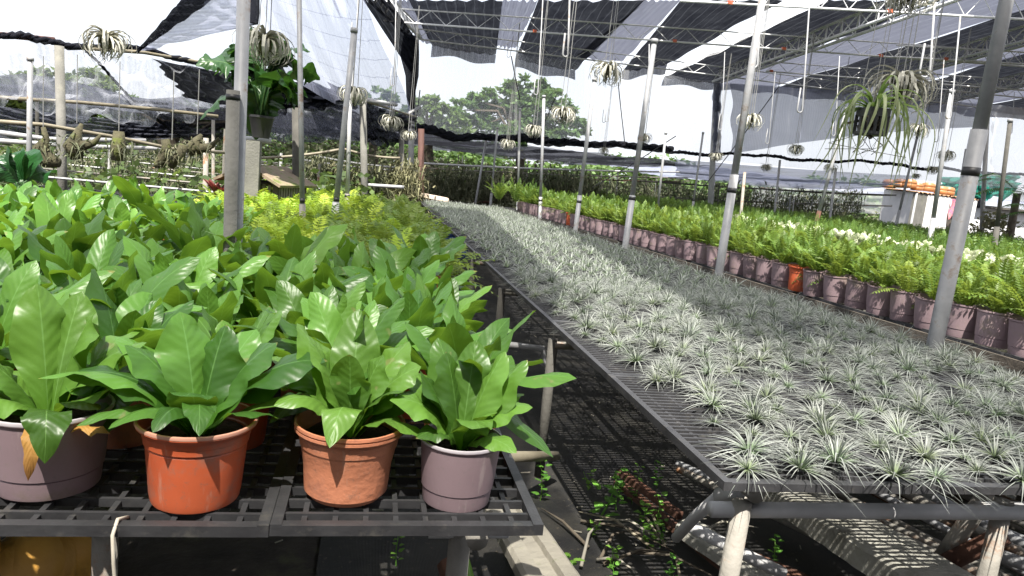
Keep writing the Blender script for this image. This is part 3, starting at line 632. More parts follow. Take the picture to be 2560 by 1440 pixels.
rail([aty(-10, 303, 7), aty(110, 312, 7.2), aty(300, 345, 7.7), aty(430, 372, 8.2), aty(570, 382, 8.8)], .018, 'bamboo', 'bamboo pole slanting behind the driftwood mounts')
rail([aty(-10, 330, 8.4), aty(120, 348, 8.6), aty(365, 352, 9)], .026, 'galv', 'grey pipe slung behind the driftwood mounts')
rail([aty(-10, 351, 9), aty(200, 366, 9.6), aty(420, 372, 10.2), aty(600, 384, 11)], .026, 'whitepipe', 'pale pipe behind the driftwood mounts')
rail([aty(600, 346, 7.6), aty(678, 353, 7.6)], .03, 'whitepipe', 'short white pipe beneath the pot of the tall plant')
rail([aty(918, 250, 12), aty(990, 262, 13.4)], .035, 'whitepipe', 'stub of white pipe left of the corner column')
rail([aty(1006, 292, 14.4), aty(1050, 268, 15)], .03, 'whitepipe', 'short white brace by the corner column')
rail([aty(1003, 303, 14.3), aty(1036, 307, 14.6)], .026, 'whitepipe', 'short white pipe end by the corner column')
rail([aty(925, 560, 11), aty(988, 500, 12)], .03, 'bamboo', 'slanting pale brace in front of the moss wall')
rail([aty(912, 462, 12.1), aty(1010, 468, 12.1)], .028, 'whitepipe', 'white crossbar in front of the moss wall')
FR = 'far pipes of the hanging racks'
for i, (x0, y0, x1, y1, Y, r, mat) in enumerate([(1056, 408, 1700, 430, 17.5, .022, 'whitepipe'), (1056, 420, 1720, 445, 18.5, .018, 'oldpipe'), (1700, 432, 2250, 462, 18.5, .02, 'whitepipe'), (1060, 428, 1700, 455, 20, .018, 'rust'), (1600, 452, 2240, 488, 19.5, .022, 'greypost'), (1056, 492, 1240, 505, 18, .03, 'rust'),
        (760, 400, 1060, 430, 14.5, .02, 'whitepipe'), (770, 412, 1060, 438, 15.5, .018, 'oldpipe'), (780, 388, 1040, 422, 14, .018, 'whitepipe'), (760, 455, 1010, 470, 14.8, .02, 'oldpipe'), (1640, 492, 2230, 515, 20, .025, 'oldpipe'), (1900, 470, 2230, 488, 21, .03, 'oldpipe'), (600, 395, 860, 372, 11, .02, 'bamboo'), (860, 372, 1000, 395, 12.5, .02, 'bamboo')]):
    rail([aty(x0, y0, Y), aty(x1, y1, Y)], r, mat, f'{["upper","second","third","lower","long","dark","left","thin","high","low","bottom","double","sagging","short"][i]} {dict(whitepipe="white",oldpipe="weathered",rust="rusty",greypost="dark",bamboo="bamboo")[mat]} pipe of the far hanging racks', FR, sagf=.04)
# thin risers on the far racks
rr = np.random.default_rng(5)
for i in range(34):
    px = rr.uniform(1070, 2200); Y = rr.uniform(17, 24); hz = 440 + (px - 1280) * .1
    b = aty(px, hz + 60, Y); t = aty(px + 4, hz - rr.uniform(5, 45), Y); b[2] = 0
    m = MB(); m.tube([b, t], rr.uniform(.012, .022), 6); tag(m.build('rack_post', M[rr.choice(['oldpipe', 'galv', 'whitepipe', 'greypost'])]), 'thin upright of the far hanging racks', 'post', 'thin uprights of the far hanging racks')
# pipe frames of the low benches far left
for i in range(11):
    Y = 8.2 + i * 1.25; z = .88 + .02 * i
    m = MB(); m.tube([(-9 - i * .3, Y, z), (-.7 - .04 * i, Y + .25, z)], .014, 6)
    tag(m.build('bench_rail', M['oldpipe' if i % 2 else 'galv']), 'pale pipe of the empty bench frames at the far left', 'bench rail', 'pipes of the empty bench frames far left')
for i in range(44):
    Y = rr.uniform(8.5, 24); x = rr.uniform(-.62 * Y, -.06 * Y)
    m = MB(); m.tube([(x, Y, 0), (x, Y, rr.uniform(1.0, 1.75))], rr.uniform(.014, .026), 6)
    tag(m.build('bench_post', M[rr.choice(['whitepipe', 'galv', 'oldpipe', 'greypost'])]), 'slim upright of the bench frames at the far left', 'bench post', 'uprights of the bench frames far left')

# hooked rods hanging from the purlins
HK = 'hooked rods hanging from the purlins'
HKL = ['hooked rod over the second dark roof strip', 'long thin hooked rod before the big tree top', 'short hooked rod at the gap after the first dark strip', 'hooked rod in front of the lavender curtain', 'hooked rod crossing the dark torn net', 'small hooked rod under the large air plant', 'hooked rod beside the third standpipe top', 'wide hooked rod beside the second standpipe', 'hooked rod before the top of the grey panel', 'hooked rod by the folded net edge', 'hooked rod ending low on the grey panel', 'hooked rod above the basket plant', 'wide hooked rod right of the large air plants', 'hooked rod by the capped standpipe', 'hooked rod just left of the capped standpipe', 'hooked rod at the right edge', 'low hooked rod over the hut', 'tiny hooked rod over the basket plant', 'tiny hooked rod over the net roll']
def hook(tx, ty, bx, by, Y, r, lab, back=.07):
    t = aty(tx, ty, Y); b = aty(bx, by, Y)
    a = np.linspace(0, np.pi, 8)
    arc = [b + np.array([-back / 2 + back / 2 * math.cos(x), 0, -back / 2 * math.sin(x)]) for x in a]
    m = MB(); m.tube([t] + arc + [arc[-1] + np.array([0, 0, .22])], r * .55, 6)
    tag(m.build('hook_rod', M['galv'], smooth=True), lab, 'hook rod', HK)
for i, h in enumerate([(1424, 0, 1420, 136, 8, .02), (1357, 0, 1345, 232, 10, .014), (1284, 90, 1275, 140, 14, .012), (895, 0, 890, 105, 9, .014), (990, 0, 986, 210, 11, .014), (1524, 232, 1521, 300, 12, .014), (1623, 110, 1621, 255, 10.5, .013), (1902, 30, 1894, 160, 7.5, .02), (2024, 5, 2006, 275, 7, .014), (1812, 130, 1804, 320, 11, .012), (1938, 180, 1922, 355, 11.5, .011), (2099, 140, 2088, 335, 10, .012), (2337, 0, 2325, 180, 5.5, .016), (2401, 40, 2377, 290, 6.5, .014), (2360, 150, 2345, 350, 9, .011), (2536, 230, 2530, 330, 10, .01), (2305, 340, 2300, 380, 12, .012), (2142, 215, 2141, 235, 12, .012), (1517, 270, 1513, 303, 14, .009)]):
    hook(*h, HKL[i] + ' hanging from a roof purlin', .1 if i in (7, 12) else .06)
# slanting guy wires
for i, (x0, y0, x1, y1, Y, lab) in enumerate([(1278, 140, 1300, 250, 15, 'short black guy wire below the second dark strip'), (1390, 240, 1340, 350, 16, 'slanting black wire in front of the big tree'), (1545, 205, 1562, 360, 16.5, 'slanting black wire right of the big tree'), (1948, 215, 1750, 480, 16.8, 'dark slanting brace across the blue-grey net'), (1050, 225, 1040, 300, 15.3, 'black wire beside the white corner column'), (1690, 340, 1480, 470, 16, 'long slanting dark wire over the far ferns')]):
    m = MB(); m.tube([aty(x0, y0, Y), aty((x0 + x1) / 2, (y0 + y1) / 2 + 3, Y), aty(x1, y1, Y)], .012, 5); tag(m.build('guy_wire', M['blacktape']), lab, 'wire', 'guy wires')
# ================================================================== BENCHES
def grate(dx, dy, nx, ny, bar=.010, h=.016, rim=.02, slot=False):
    """one moulded plastic tray panel with open cells, origin at its corner, top at z = 0"""
    m = MB()
    for i in range(1, nx):
        x = dx * i / nx; m.box((x, dy / 2, -h / 2 - .002), (bar, dy - 2 * rim + .004, h - .004))
    for j in range(1, ny):
        y = dy * j / ny; m.box((dx / 2, y, -h / 2), (dx - 2 * rim + .004, bar * .8, h))
    for x in (rim / 2, dx - rim / 2): m.box((x, dy / 2, -h / 2 + .002), (rim, dy, h + .006))
    for y in (rim / 2, dy - rim / 2): m.box((dx / 2, y, -h / 2 + .0005), (dx - 2 * rim, rim, h + .004))
    return m
def bench(label, x0, x1, y0, y1, z, cells, legs, xl=None, xr=None, near=99, tray=(.5, .9), lipmat='blackplastic'):
    root = thing('grow_bench', label, 'bench', (0, 0, 0))
    nX = max(1, round((x1 - x0) / tray[0])); nY = max(1, round((y1 - y0) / tray[1]))
    pdx, pdy = (x1 - x0) / nX, (y1 - y0) / nY
    proto = None; far = None
    r = np.random.default_rng(3)
    for j in range(nY):
        for i in range(nX):
            yy = y0 + j * pdy
            fine = yy < near
            if fine and proto is None:
                proto = grate(pdx - .004, pdy - .004, *cells).build('tray_panel', M['blackplastic'], root); o = proto
            elif not fine and far is None:
                far = grate(pdx - .004, pdy - .004, max(2, cells[0] // 3), max(2, cells[1] // 3), bar=.03).build('tray_panel', M['blackplastic'], root); o = far
            else:
                o = (proto if fine else far).copy(); COL.objects.link(o)
            sx = 1.0; xx = x0 + i * pdx
            if xr is not None:
                w = xr(yy) - xl(yy); sx = w / (x1 - x0); xx = xl(yy) + i * pdx * sx
            o.scale = (sx, 1, 1)
            o.location = (xx + r.uniform(-.0015, .0015), yy, z + r.uniform(-.003, .002)); o.rotation_euler = (r.uniform(-.004, .004), r.uniform(-.006, .006), 0)
    for (xa, xb) in ((0, 0),):
        L = [(x0 if xl is None else xl(y)) + .12 for y in (y0, y1)]; Rr = [(x1 if xr is None else xr(y)) - .12 for y in (y0, y1)]
        for ends in (L, Rr):
            m = MB(); m.tube([(ends[0], y0 + .05, z - .052), (ends[1], y1, z - .052)], .022, 10); m.build('side_rail', M['oldpipe'], root, True)
    for (lx, ly) in legs:
        m = MB(); m.tube([(lx, ly, 0), (lx + r.uniform(-.01, .01), ly + r.uniform(-.01, .01), z - .075)], .024, 12); m.build('leg', M['oldpipe' if ly < 2 else 'greypost'], root, True)  # legs behind the front get a darker material standing in for shade
    for ly in sorted({l[1] for l in legs}):
        xs = [l[0] for l in legs if l[1] == ly]
        m = MB(); m.tube([(min(xs) - (.07 if ly < 2 else 0), ly, z - .1), (max(xs) + .1, ly, z - .1)], .02, 10); m.build('cross_pipe', M['oldpipe' if ly > 2 else 'whitepipe'], root, True)
    return root
BZ = .75
LBX = .365
bench('black grid-topped bench on the left carrying the potted ferns', LBX - 4.0, LBX, 1.215, 9.0, BZ, (9, 16), [(.235, 1.40), (-.475, 1.42), (-1.7, 1.42), (.22, 3.0), (-.9, 3.0), (.22, 5), (-1.2, 5), (.22, 7.5), (-2.4, 5)], near=3.2)
AX0, AY0, AY1 = .845, 1.43, 13.6
def axr(y): return 2.87 - max(0, y - 3) * .046
bench('long black slatted bench covered with silver air plants', AX0, 2.87, AY0, AY1, BZ, (7, 30), [(.93, 1.50), (1.72, 1.52), (2.7, 1.5), (.87, 3.12), (2.7, 3.1), (.87, 4.5), (2.65, 4.5), (.87, 5.9), (2.6, 6), (.87, 7.5), (2.5, 7.5), (.87, 9.2), (.87, 11), (.87, 13)], xl=lambda y: AX0, xr=axr, near=5.0)
def cxl(y): return 3.30 - max(0, y - 2.8) * .058
bench('dark bench on the right carrying mauve pots of green ferns', 3.3, 5.3, 2.2, 14.6, BZ, (3, 6), [(3.4, 2.9), (3.35, 3.7), (3.3, 4.7), (3.25, 5.8), (3.2, 7), (3.1, 8.4), (3.0, 10), (4.9, 3), (4.7, 6)], xl=cxl, xr=lambda y: cxl(y) + 2.0, near=0)
m = MB(); m.beam((cxl(2.2) - .01, 2.2, BZ - .03), (cxl(14.6) - .01, 14.6, BZ - .03), .02, .055); tag(m.build('bench_edge_board', M['darkwood']), 'dark mossy edge board along the front of the right fern bench', 'edge board')
bench('far dark bench on the right under the upright ferns', 6.0, 14.0, 4.2, 20, BZ, (3, 3), [(6.1, 5), (6.1, 7), (6.1, 9), (6.1, 12), (9, 5), (9, 9)], near=0, tray=(1.6, 1.6))

# ================================================================== PLANTS
def prof_fern(t):
    w = .22 + .78 * np.clip(t / .5, 0, 1) ** 1.0
    w = np.where(t < .5, .2 + .8 * np.sin(np.clip(t / .58, 0, 1) * np.pi / 2) ** 1.25, 1)
    e = np.clip((t - .55) / .45, 0, 1); return w * np.clip(1 - e ** 1.9, 0, 1) ** .68 * (1 - .15 * e)
def prof_strap(t): return (1 - .92 * t ** 1.1) * np.clip(.8 + t, 0, 1)
def blade(mb, base, tip, ctrl, W, prof, nt=14, nu=6, wav=.0, cup=.1, rnd=.5, az=None, twist=0.0, wf=3.0, ph=0.0, vee=0.0):
    """leaf blade: quadratic curve base-ctrl-tip, half-width W*prof, folded along its midrib, wavy margins"""
    b, c, e = (np.array(p, float) for p in (base, ctrl, tip)); t = np.linspace(0, 1, nt + 1)[:, None]
    P = (1 - t) ** 2 * b + 2 * t * (1 - t) * c + t ** 2 * e
    T = 2 * (1 - t) * (c - b) + 2 * t * (e - c); T /= np.maximum(np.linalg.norm(T, axis=1, keepdims=True), 1e-9)
    if az is None: az = math.atan2(e[1] - b[1], e[0] - b[0])
    S = np.array([-math.sin(az), math.cos(az), 0])[None]; S = S - (S * T).sum(1, keepdims=True) * T; S /= np.linalg.norm(S, axis=1, keepdims=True)
    N = np.cross(T, -S)
    tw = twist * t; S2 = S * np.cos(tw) + N * np.sin(tw); N2 = np.cross(T, -S2)
    u = np.linspace(-1, 1, nu + 1)[None, :]; w = (W * prof(t))
    a = np.abs(u)
    off = cup * w * a ** 1.3 - vee * w * 0 + wav * w * a ** 1.6 * np.sin(6.283 * wf * t + ph + np.where(u > 0, 1.9, 0)) 
    off = off + wav * .35 * w * a * np.sin(6.283 * wf * 2.3 * t + 2 * ph + np.where(u > 0, .7, 0))
    V = P[:, None, :] + S2[:, None, :] * (u * w)[..., None] + N2[:, None, :] * off[..., None]
    A = np.stack([np.broadcast_to((u + 1) / 2, (nt + 1, nu + 1)), np.broadcast_to(t, (nt + 1, nu + 1)), np.full((nt + 1, nu + 1), rnd)], -1)
    mb.grid(V, A)

def pot_mesh(r, h, style, n=36):
    m = MB()
    if style == 'mauve':
        pr = [(0, 0), (r * .8, 0), (r * .815, .006), (r * .84, h * .225), (r * .825, h * .235), (r * .865, h * .25), (r * .955, h * .92), (r * .955, h * .925), (r * 1.0, h * .955), (r * 1.0, h), (r * .965, h), (r * .93, h * .9), (r * .9, h * .8)]
    elif style == 'terra':
        pr = [(0, 0), (r * .66, 0), (r * .68, .01), (r * .76, .012), (r * .8, h * .45), (r * .87, h * .72), (r * .875, h * .735), (r * .885, h * .74), (r * .895, h * .80), (r * .905, h * .805), (r * .915, h * .85), (r * .95, h * .86), (r * .99, h * .9), (r * .99, h * .935), (r * .96, h * .94), (r * 1.0, h * .96), (r * 1.0, h), (r * .96, h), (r * .9, h * .8), (r * .88, h * .7)]
    else:
        pr = [(0, 0), (r * .73, 0), (r * .745, .004), (r * .755, .012), (r * .765, .016), (r * .84, h * .70), (r * .826, h * .712), (r * .862, h * .73), (r * .872, h * .79), (r * .858, h * .80), (r * .89, h * .82), (r * .9, h * .87), (r * .93, h * .9), (r * 1.0, h * .95), (r * 1.0, h), (r * .95, h), (r * .89, h * .9), (r * .87, h * .74)]
    m.lathe(pr, n=n); return m
def rim_mesh(r, h):
    m = MB(); m.lathe([(r * 1.006, h * .965), (r * 1.01, h * .985), (r * 1.004, h * 1.004), (r * .965, h * 1.006), (r * .955, h * .985)], n=36); return m
def soil_mesh(r, z, n=24):
    m = MB(); g = np.random.default_rng(2); rr_ = np.linspace(0, r, 7); aa = np.linspace(0, 2 * np.pi, n + 1)
    V = np.zeros((7, n + 1, 3)); V[..., 0] = rr_[:, None] * np.cos(aa); V[..., 1] = rr_[:, None] * np.sin(aa); V[..., 2] = z + g.normal(0, .003, (7, n + 1)); V[:, -1] = V[:, 0]
    m.grid(V); return m
def nest_foliage(seed, n=17, L=.27, W=.043, h0=.0):
    r = np.random.default_rng(seed); mb = MB()
    for i in range(n):
        q = i / (n - 1)                        # 0 = innermost upright, 1 = outermost spreading
        az = i * 2.399 + r.normal(0, .25); el = R(76) - q * R(62) + r.normal(0, .1)
        l = L * (.68 + .45 * math.sin(min(1, q * 1.3 + .2) * 2.2)) * r.uniform(.82, 1.12)
        d = np.array([math.cos(az), math.sin(az), 0]); hv = math.cos(el); vv = math.sin(el)
        b = d * .012 + np.array([0, 0, h0])
        droop = .16 * q + r.uniform(-.02, .08)
        tip = b + d * l * (hv + droop * .6) + np.array([0, 0, l * (vv - droop * (.5 + q))])
        c = b + d * l * hv * .42 + np.array([0, 0, l * (vv * .62 + .10)])
        blade(mb, b, tip, c, W * r.uniform(.82, 1.2) * (1 - .15 * (q < .2)), prof_fern, 13, 6, wav=r.uniform(.1, .34), cup=r.uniform(.05, .42), rnd=r.random(), az=az, twist=r.normal(0, .5), wf=r.uniform(1.6, 3.2), ph=r.uniform(0, 6))
    return mb
NEST = [nest_foliage(100 + k, n=int(rng.integers(15, 20)), L=rng.uniform(.235, .295), W=rng.uniform(.038, .046)) for k in range(10)]
FG = "bird's nest ferns in pots on the left bench"
POT = {}
def potted(style, r, h, label, loc, rz, foliage_me=None, custom=None, rimmat=None, dry=None, group=FG, name='potted_nest_fern'):
    t = thing(name, label, 'potted fern', loc, rz, group)
    key = (style, r, h)
    if key not in POT: 
        pm = pot_mesh(r, h, style); o = pm.build('pot', M[style], t, True); POT[key] = o.data
        s = soil_mesh(r * .87, h * .78).build('soil', M['soil'], t, True); POT[key + ('s',)] = s.data
    else:
        o = bpy.data.objects.new('pot', POT[key]); COL.objects.link(o); o.parent = t
        s = bpy.data.objects.new('soil', POT[key + ('s',)]); COL.objects.link(s); s.parent = t
    if rimmat:
        k2 = key + (rimmat,)
        if k2 not in POT: q = rim_mesh(r, h).build('rim', M[rimmat], o, True); POT[k2] = q.data
        else: q = bpy.data.objects.new('rim', POT[k2]); COL.objects.link(q); q.parent = o
    if custom is not None: custom.build('fronds', M['nest'], t, True)
    else: 
        f = bpy.data.objects.new('fronds', foliage_me); COL.objects.link(f); f.parent = t; f.location = (0, 0, h * .78)
    if dry is not None: 
        for d_ in dry: o2 = d_.build('dry_frond', M['dryleaf'], t, True); o2['label'] = 'withered brown frond'
    return t
_tmp = [nf.build('fronds', M['nest'], None, True) for nf in NEST]
NESTME = [o.data for o in _tmp]
for o in _tmp: bpy.data.objects.remove(o)

# the four ferns at the front edge, frond by frond: tip offsets (right, towards back, up) from the crown, half width, arch, twist
def front_fern(h, fr, seed, SQ=.86):
    r = np.random.default_rng(seed); mb = MB(); z0 = h * .78
    for k, (dx, dy, dz, W, arch, tw) in enumerate(fr):
        b = np.array([dx * .06, dy * .06, z0]); dz = dz * SQ; tip = b + np.array([dx, dy, dz]); hd = np.array([dx, dy, 0])
        c = b + hd * .38 + np.array([0, 0, dz * .55 + arch])
        blade(mb, b, tip, c, W, prof_fern, 20, 8, wav=r.uniform(.1, .3), cup=r.uniform(.1, .35), rnd=r.random(), az=math.atan2(dy, dx) if abs(dx) + abs(dy) > .01 else 1.57, twist=tw, wf=r.uniform(1.5, 2.8), ph=r.uniform(0, 6))
    return mb
# 1: far left mauve pot
f1 = [(-.12, -.03, .17, .045, .03, .2), (-.04, .05, .30, .05, .02, 0), (.06, .03, .25, .058, .03, .1), (.15, .01, .19, .05, .05, -.3), (.19, -.03, .09, .04, .06, .2), (.02, .08, .28, .05, .02, 0), (-.15, .04, .10, .05, .06, 0), (.12, .09, .2, .045, .04, 0),
      (-.1, -.1, .05, .04, .07, 0),  (.10, -.06, .06, .035, .05, .2), (-.06, .13, .2, .045, .03, 0), (-.19, -.02, .04, .04, .07, .3), (.2, .06, .11, .04, .07, -.2)]
d1 = []; L1 = np.array((-.552, 1.38, BZ + .002))
mb_ = MB(); blade(mb_, (-.01, -.02, .12), aty(70, 1203, 1.235) - L1, aty(85, 1030, 1.22) - L1, .017, prof_fern, 14, 6, wav=.4, cup=.3, rnd=.3, twist=.5, az=-1.9); d1.append(mb_)
mb_ = MB(); blade(mb_, (.02, -.03, .118), aty(278, 1084, 1.29) - L1, aty(190, 1050, 1.3) - L1, .013, prof_fern, 12, 4, wav=.6, cup=.4, rnd=.6, twist=-.3); d1.append(mb_)
F1 = front_fern(.15, f1, 1, .82)
blade(F1, (0, -.01, .12), aty(112, 1160, 1.222) - L1, aty(118, 955, 1.22) - L1, .036, prof_fern, 18, 8, wav=.25, cup=.2, rnd=.75, twist=.15, az=-1.6)
potted('mauve', .1045, .15, 'fern in a dusty mauve pot with withered brown fronds, first at the left', L1, 0, custom=F1, rimmat='rimgrey', dry=d1)
# 2: orange pot
f2 = [(.0, -.085, .12, .042, .06, .0), (-.12, .0, .19, .048, .05, .2), (-.05, .06, .25, .055, .03, 0), (.03, .05, .23, .055, .02, 0), (.12, .04, .20, .052, .04, -.2), (.21, .02, .17, .05, .08, -.3), (-.2, -.03, .13, .045, .09, .3), (-.23, -.05, .13, .036, .1, -.2),
      (.14, -.05, .065, .026, .05, .4), (-.11, -.10, .055, .03, .08, 0), (.03, -.13, .06, .028, .11, .2), (.18, .06, .08, .042, .1, 0), (-.16, .08, .18, .045, .06, 0), (.07, .13, .2, .05, .03, 0), (-.04, -.12, .06, .03, .09, 0), (-.17, -.06, .04, .022, .08, .3)]
potted('orange', .104, .152, 'fern in a clean bright orange pot, second from the left at the front', (-.285, 1.33, BZ + .003), 0, custom=front_fern(.152, f2, 2), rimmat='rimpink')
# 3: terracotta pot
f3 = [(-.085, .0, .22, .048, .03, .1), (-.01, -.03, .20, .042, .02, .0), (.05, .01, .19, .05, .02, -.3), (.12, .0, .17, .045, .04, -.5), (-.2, -.03, .05, .026, .11, .1), (-.03, -.13, .035, .036, .13, 0), (.14, -.07, .02, .034, .08, .2), (-.11, .05, .24, .05, .03, 0), (.1, .09, .2, .05, .03, 0),
      (.2, .04, .12, .045, .06, 0), (-.16, .07, .15, .045, .06, 0), (.0, .1, .27, .05, .02, 0), (-.13, -.06, .09, .035, .08, .3), (.09, -.05, .13, .03, .05, .2)]
potted('terra', .106, .148, 'fern in a creased dull terracotta pot with a double rim at the front', (-.012, 1.355, BZ + .003), 0, custom=front_fern(.148, f3, 3, .86), rimmat=None)
# 4: mauve pot at the corner
f4 = [(-.09, -.02, .165, .042, .01, .3), (-.04, .03, .19, .05, .015, .1), (.02, .06, .21, .045, .02, 0), (.07, .02, .20, .046, .02, -.2), (.115, .02, .185, .046, .03, -.3), (.125, -.02, .10, .036, .06, -.4), (-.14, -.04, .11, .045, .06, .4), (.015, -.10, .085, .042, .06, .0),
      (-.09, -.06, .045, .028, .05, .3), (.09, -.08, .03, .03, .05, -.4), (.125, .06, .1, .038, .06, 0), (-.05, .1, .2, .045, .03, 0), (-.12, .07, .15, .045, .04, 0), (.1, .1, .17, .045, .05, 0), (.05, -.06, .1, .026, .04, 0)]
potted('mauve', .083, .13, 'fern in a small scratched mauve pot at the front right bench corner', (.205, 1.335, BZ + .003), 0, custom=front_fern(.13, f4, 4, 1.0), rimmat='rimgrey')

# the rows behind
def occupied(x, y): return y < 1.5
rowsY = [1.60, 1.85, 2.10, 2.35, 2.60, 2.86, 3.12, 3.56, 3.82, 4.08, 4.36, 4.64]
cnt = 0
for ri, y in enumerate(rowsY):
    x = .235 if ri % 2 == 0 else .12; ci = 0
    xmin = -.5 * y - .25
    while x > xmin:
        jx, jy = rng.normal(0, .018), rng.normal(0, .02)
        skip = y > 3.3 and x > -.66
        if not skip:
            style = ['orange', 'mauve', 'orange', 'terra'][int(rng.integers(0, 4))]
            if ri == 0 and ci == 0: style = 'orange'
            sc = rng.uniform(.88, 1.08)
            pos = ['at the right edge', 'second from the right', 'third from the right', 'fourth from the right', 'fifth from the right', 'sixth from the right', 'seventh from the right', 'eighth from the right', 'ninth from the right', 'tenth from the right', 'eleventh from the right', 'twelfth from the right', 'thirteenth from the right'][min(ci, 12)]
            lab = f'nest fern {pos} in the {ORD[ri + 1]} row of the left bench'
            t = potted(style, .1, .15, lab, (x + jx, y + jy, BZ + .003), rng.uniform(0, 6.28), NESTME[int(rng.integers(0, 10))])
            t.scale = (sc, sc, sc); cnt += 1
        ci += 1; x -= .245
print('nest ferns', cnt)

# ---- silver air plants
def airplant(seed, n=46, L=.105, W=.0026, nt=6, nu=2):
    r = np.random.default_rng(seed); mb = MB()
    for i in range(n):
        q = (i + .5) / n; az = i * 2.399 + r.normal(0, .2); el = R(78) - q ** .75 * R(80) + r.normal(0, .16)
        l = L * r.uniform(.6, 1.2) * (.75 + .35 * q); d = np.array([math.cos(az), math.sin(az), 0])
        b = d * .004 + np.array([0, 0, .012])
        dr = r.uniform(.1, .6) * (.4 + q * .6)
        tip = b + d * l * (math.cos(el) * .9 + dr * .6) + np.array([0, 0, l * (math.sin(el) - dr)])
        tip[2] = max(tip[2], -.015 + .0 * q)
        c = b + d * l * math.cos(el) * .5 + np.array([0, 0, l * (.5 * math.sin(el) + .18)])
        blade(mb, b, tip, c, W * r.uniform(.8, 1.2), prof_strap, nt, nu, cup=.5, rnd=r.random(), az=az)
    return mb
AIRM = [airplant(200 + k, n=int(rng.integers(58, 82)), L=rng.uniform(.112, .135)) for k in range(7)]
AIRFAR = [airplant(230 + k, n=24, L=.122, W=.0042, nt=4, nu=1) for k in range(5)]
spots = []
y = AY0 + .06; row = 0
while y < AY1 - .05:
    x = AX0 + .1 + (.06 if row % 2 else 0)
    while x < axr(y) - .03:
        spots.append((x + rng.normal(0, .024), y + rng.normal(0, .022))); x += .118 + (.012 if y < 1.9 else 0)
    y += .108 + (.012 if y < 2.4 else 0); row += 1
spots = [s for s in spots if rng.random() > .05 and s[0] > AX0 + .07 + (.07 if 1.75 < s[1] < 2.7 else .0) * abs(math.sin(s[1] * 5))]
spots.sort(key=lambda s: s[0] ** 2 + s[1] ** 2)
AG = 'silver air plants set out on the slatted bench'
airme = []
for k, mb_ in enumerate(AIRM):
    o = mb_.build('air_plant', M['air'], None, True); airme.append(o.data); bpy.data.objects.remove(o)
xsnear = sorted(spots[:300])
for k, (x, y) in enumerate(spots[:300]):
    o = bpy.data.objects.new('air_plant', airme[int(rng.integers(0, 7))]); COL.objects.link(o)
    o.location = (x, y, BZ + .003); s = rng.choice([.62, .74, .82, .9, 1.0, 1.14]) * rng.uniform(.93, 1.07); o.scale = (s, s, s * rng.uniform(.62, .92)); o.rotation_euler = (rng.normal(0, .16), rng.normal(0, .16), rng.uniform(0, 6.28))
    rr_i = int((y - AY0) / .115); cc_i = int((x - AX0) / .118)
    lab = f'silver air plant, {ORD[min(cc_i, 19)] if cc_i else "first"} from the bench left edge, {ORD[min(rr_i, 19)]} row'.replace('front from', 'first from')
    tag(o, lab, 'air plant', AG)
far = MB()
for (x, y) in spots[300:]:
    a = rng.uniform(0, 6.28); s = rng.uniform(.85, 1.2); cs, sn = math.cos(a) * s, math.sin(a) * s
    Mx = np.array([[cs, -sn, 0, x], [sn, cs, 0, y], [0, 0, s * .85, BZ + .003], [0, 0, 0, 1]])
    far.merge(AIRFAR[int(rng.integers(0, 5))] if y > 4.5 else AIRM[int(rng.integers(0, 7))], Mx, rng.random())
tag(far.build('air_plant_carpet', M['air'], smooth=True), 'mass of silver air plants covering the far part of the slatted bench', 'air plants', kind='stuff')

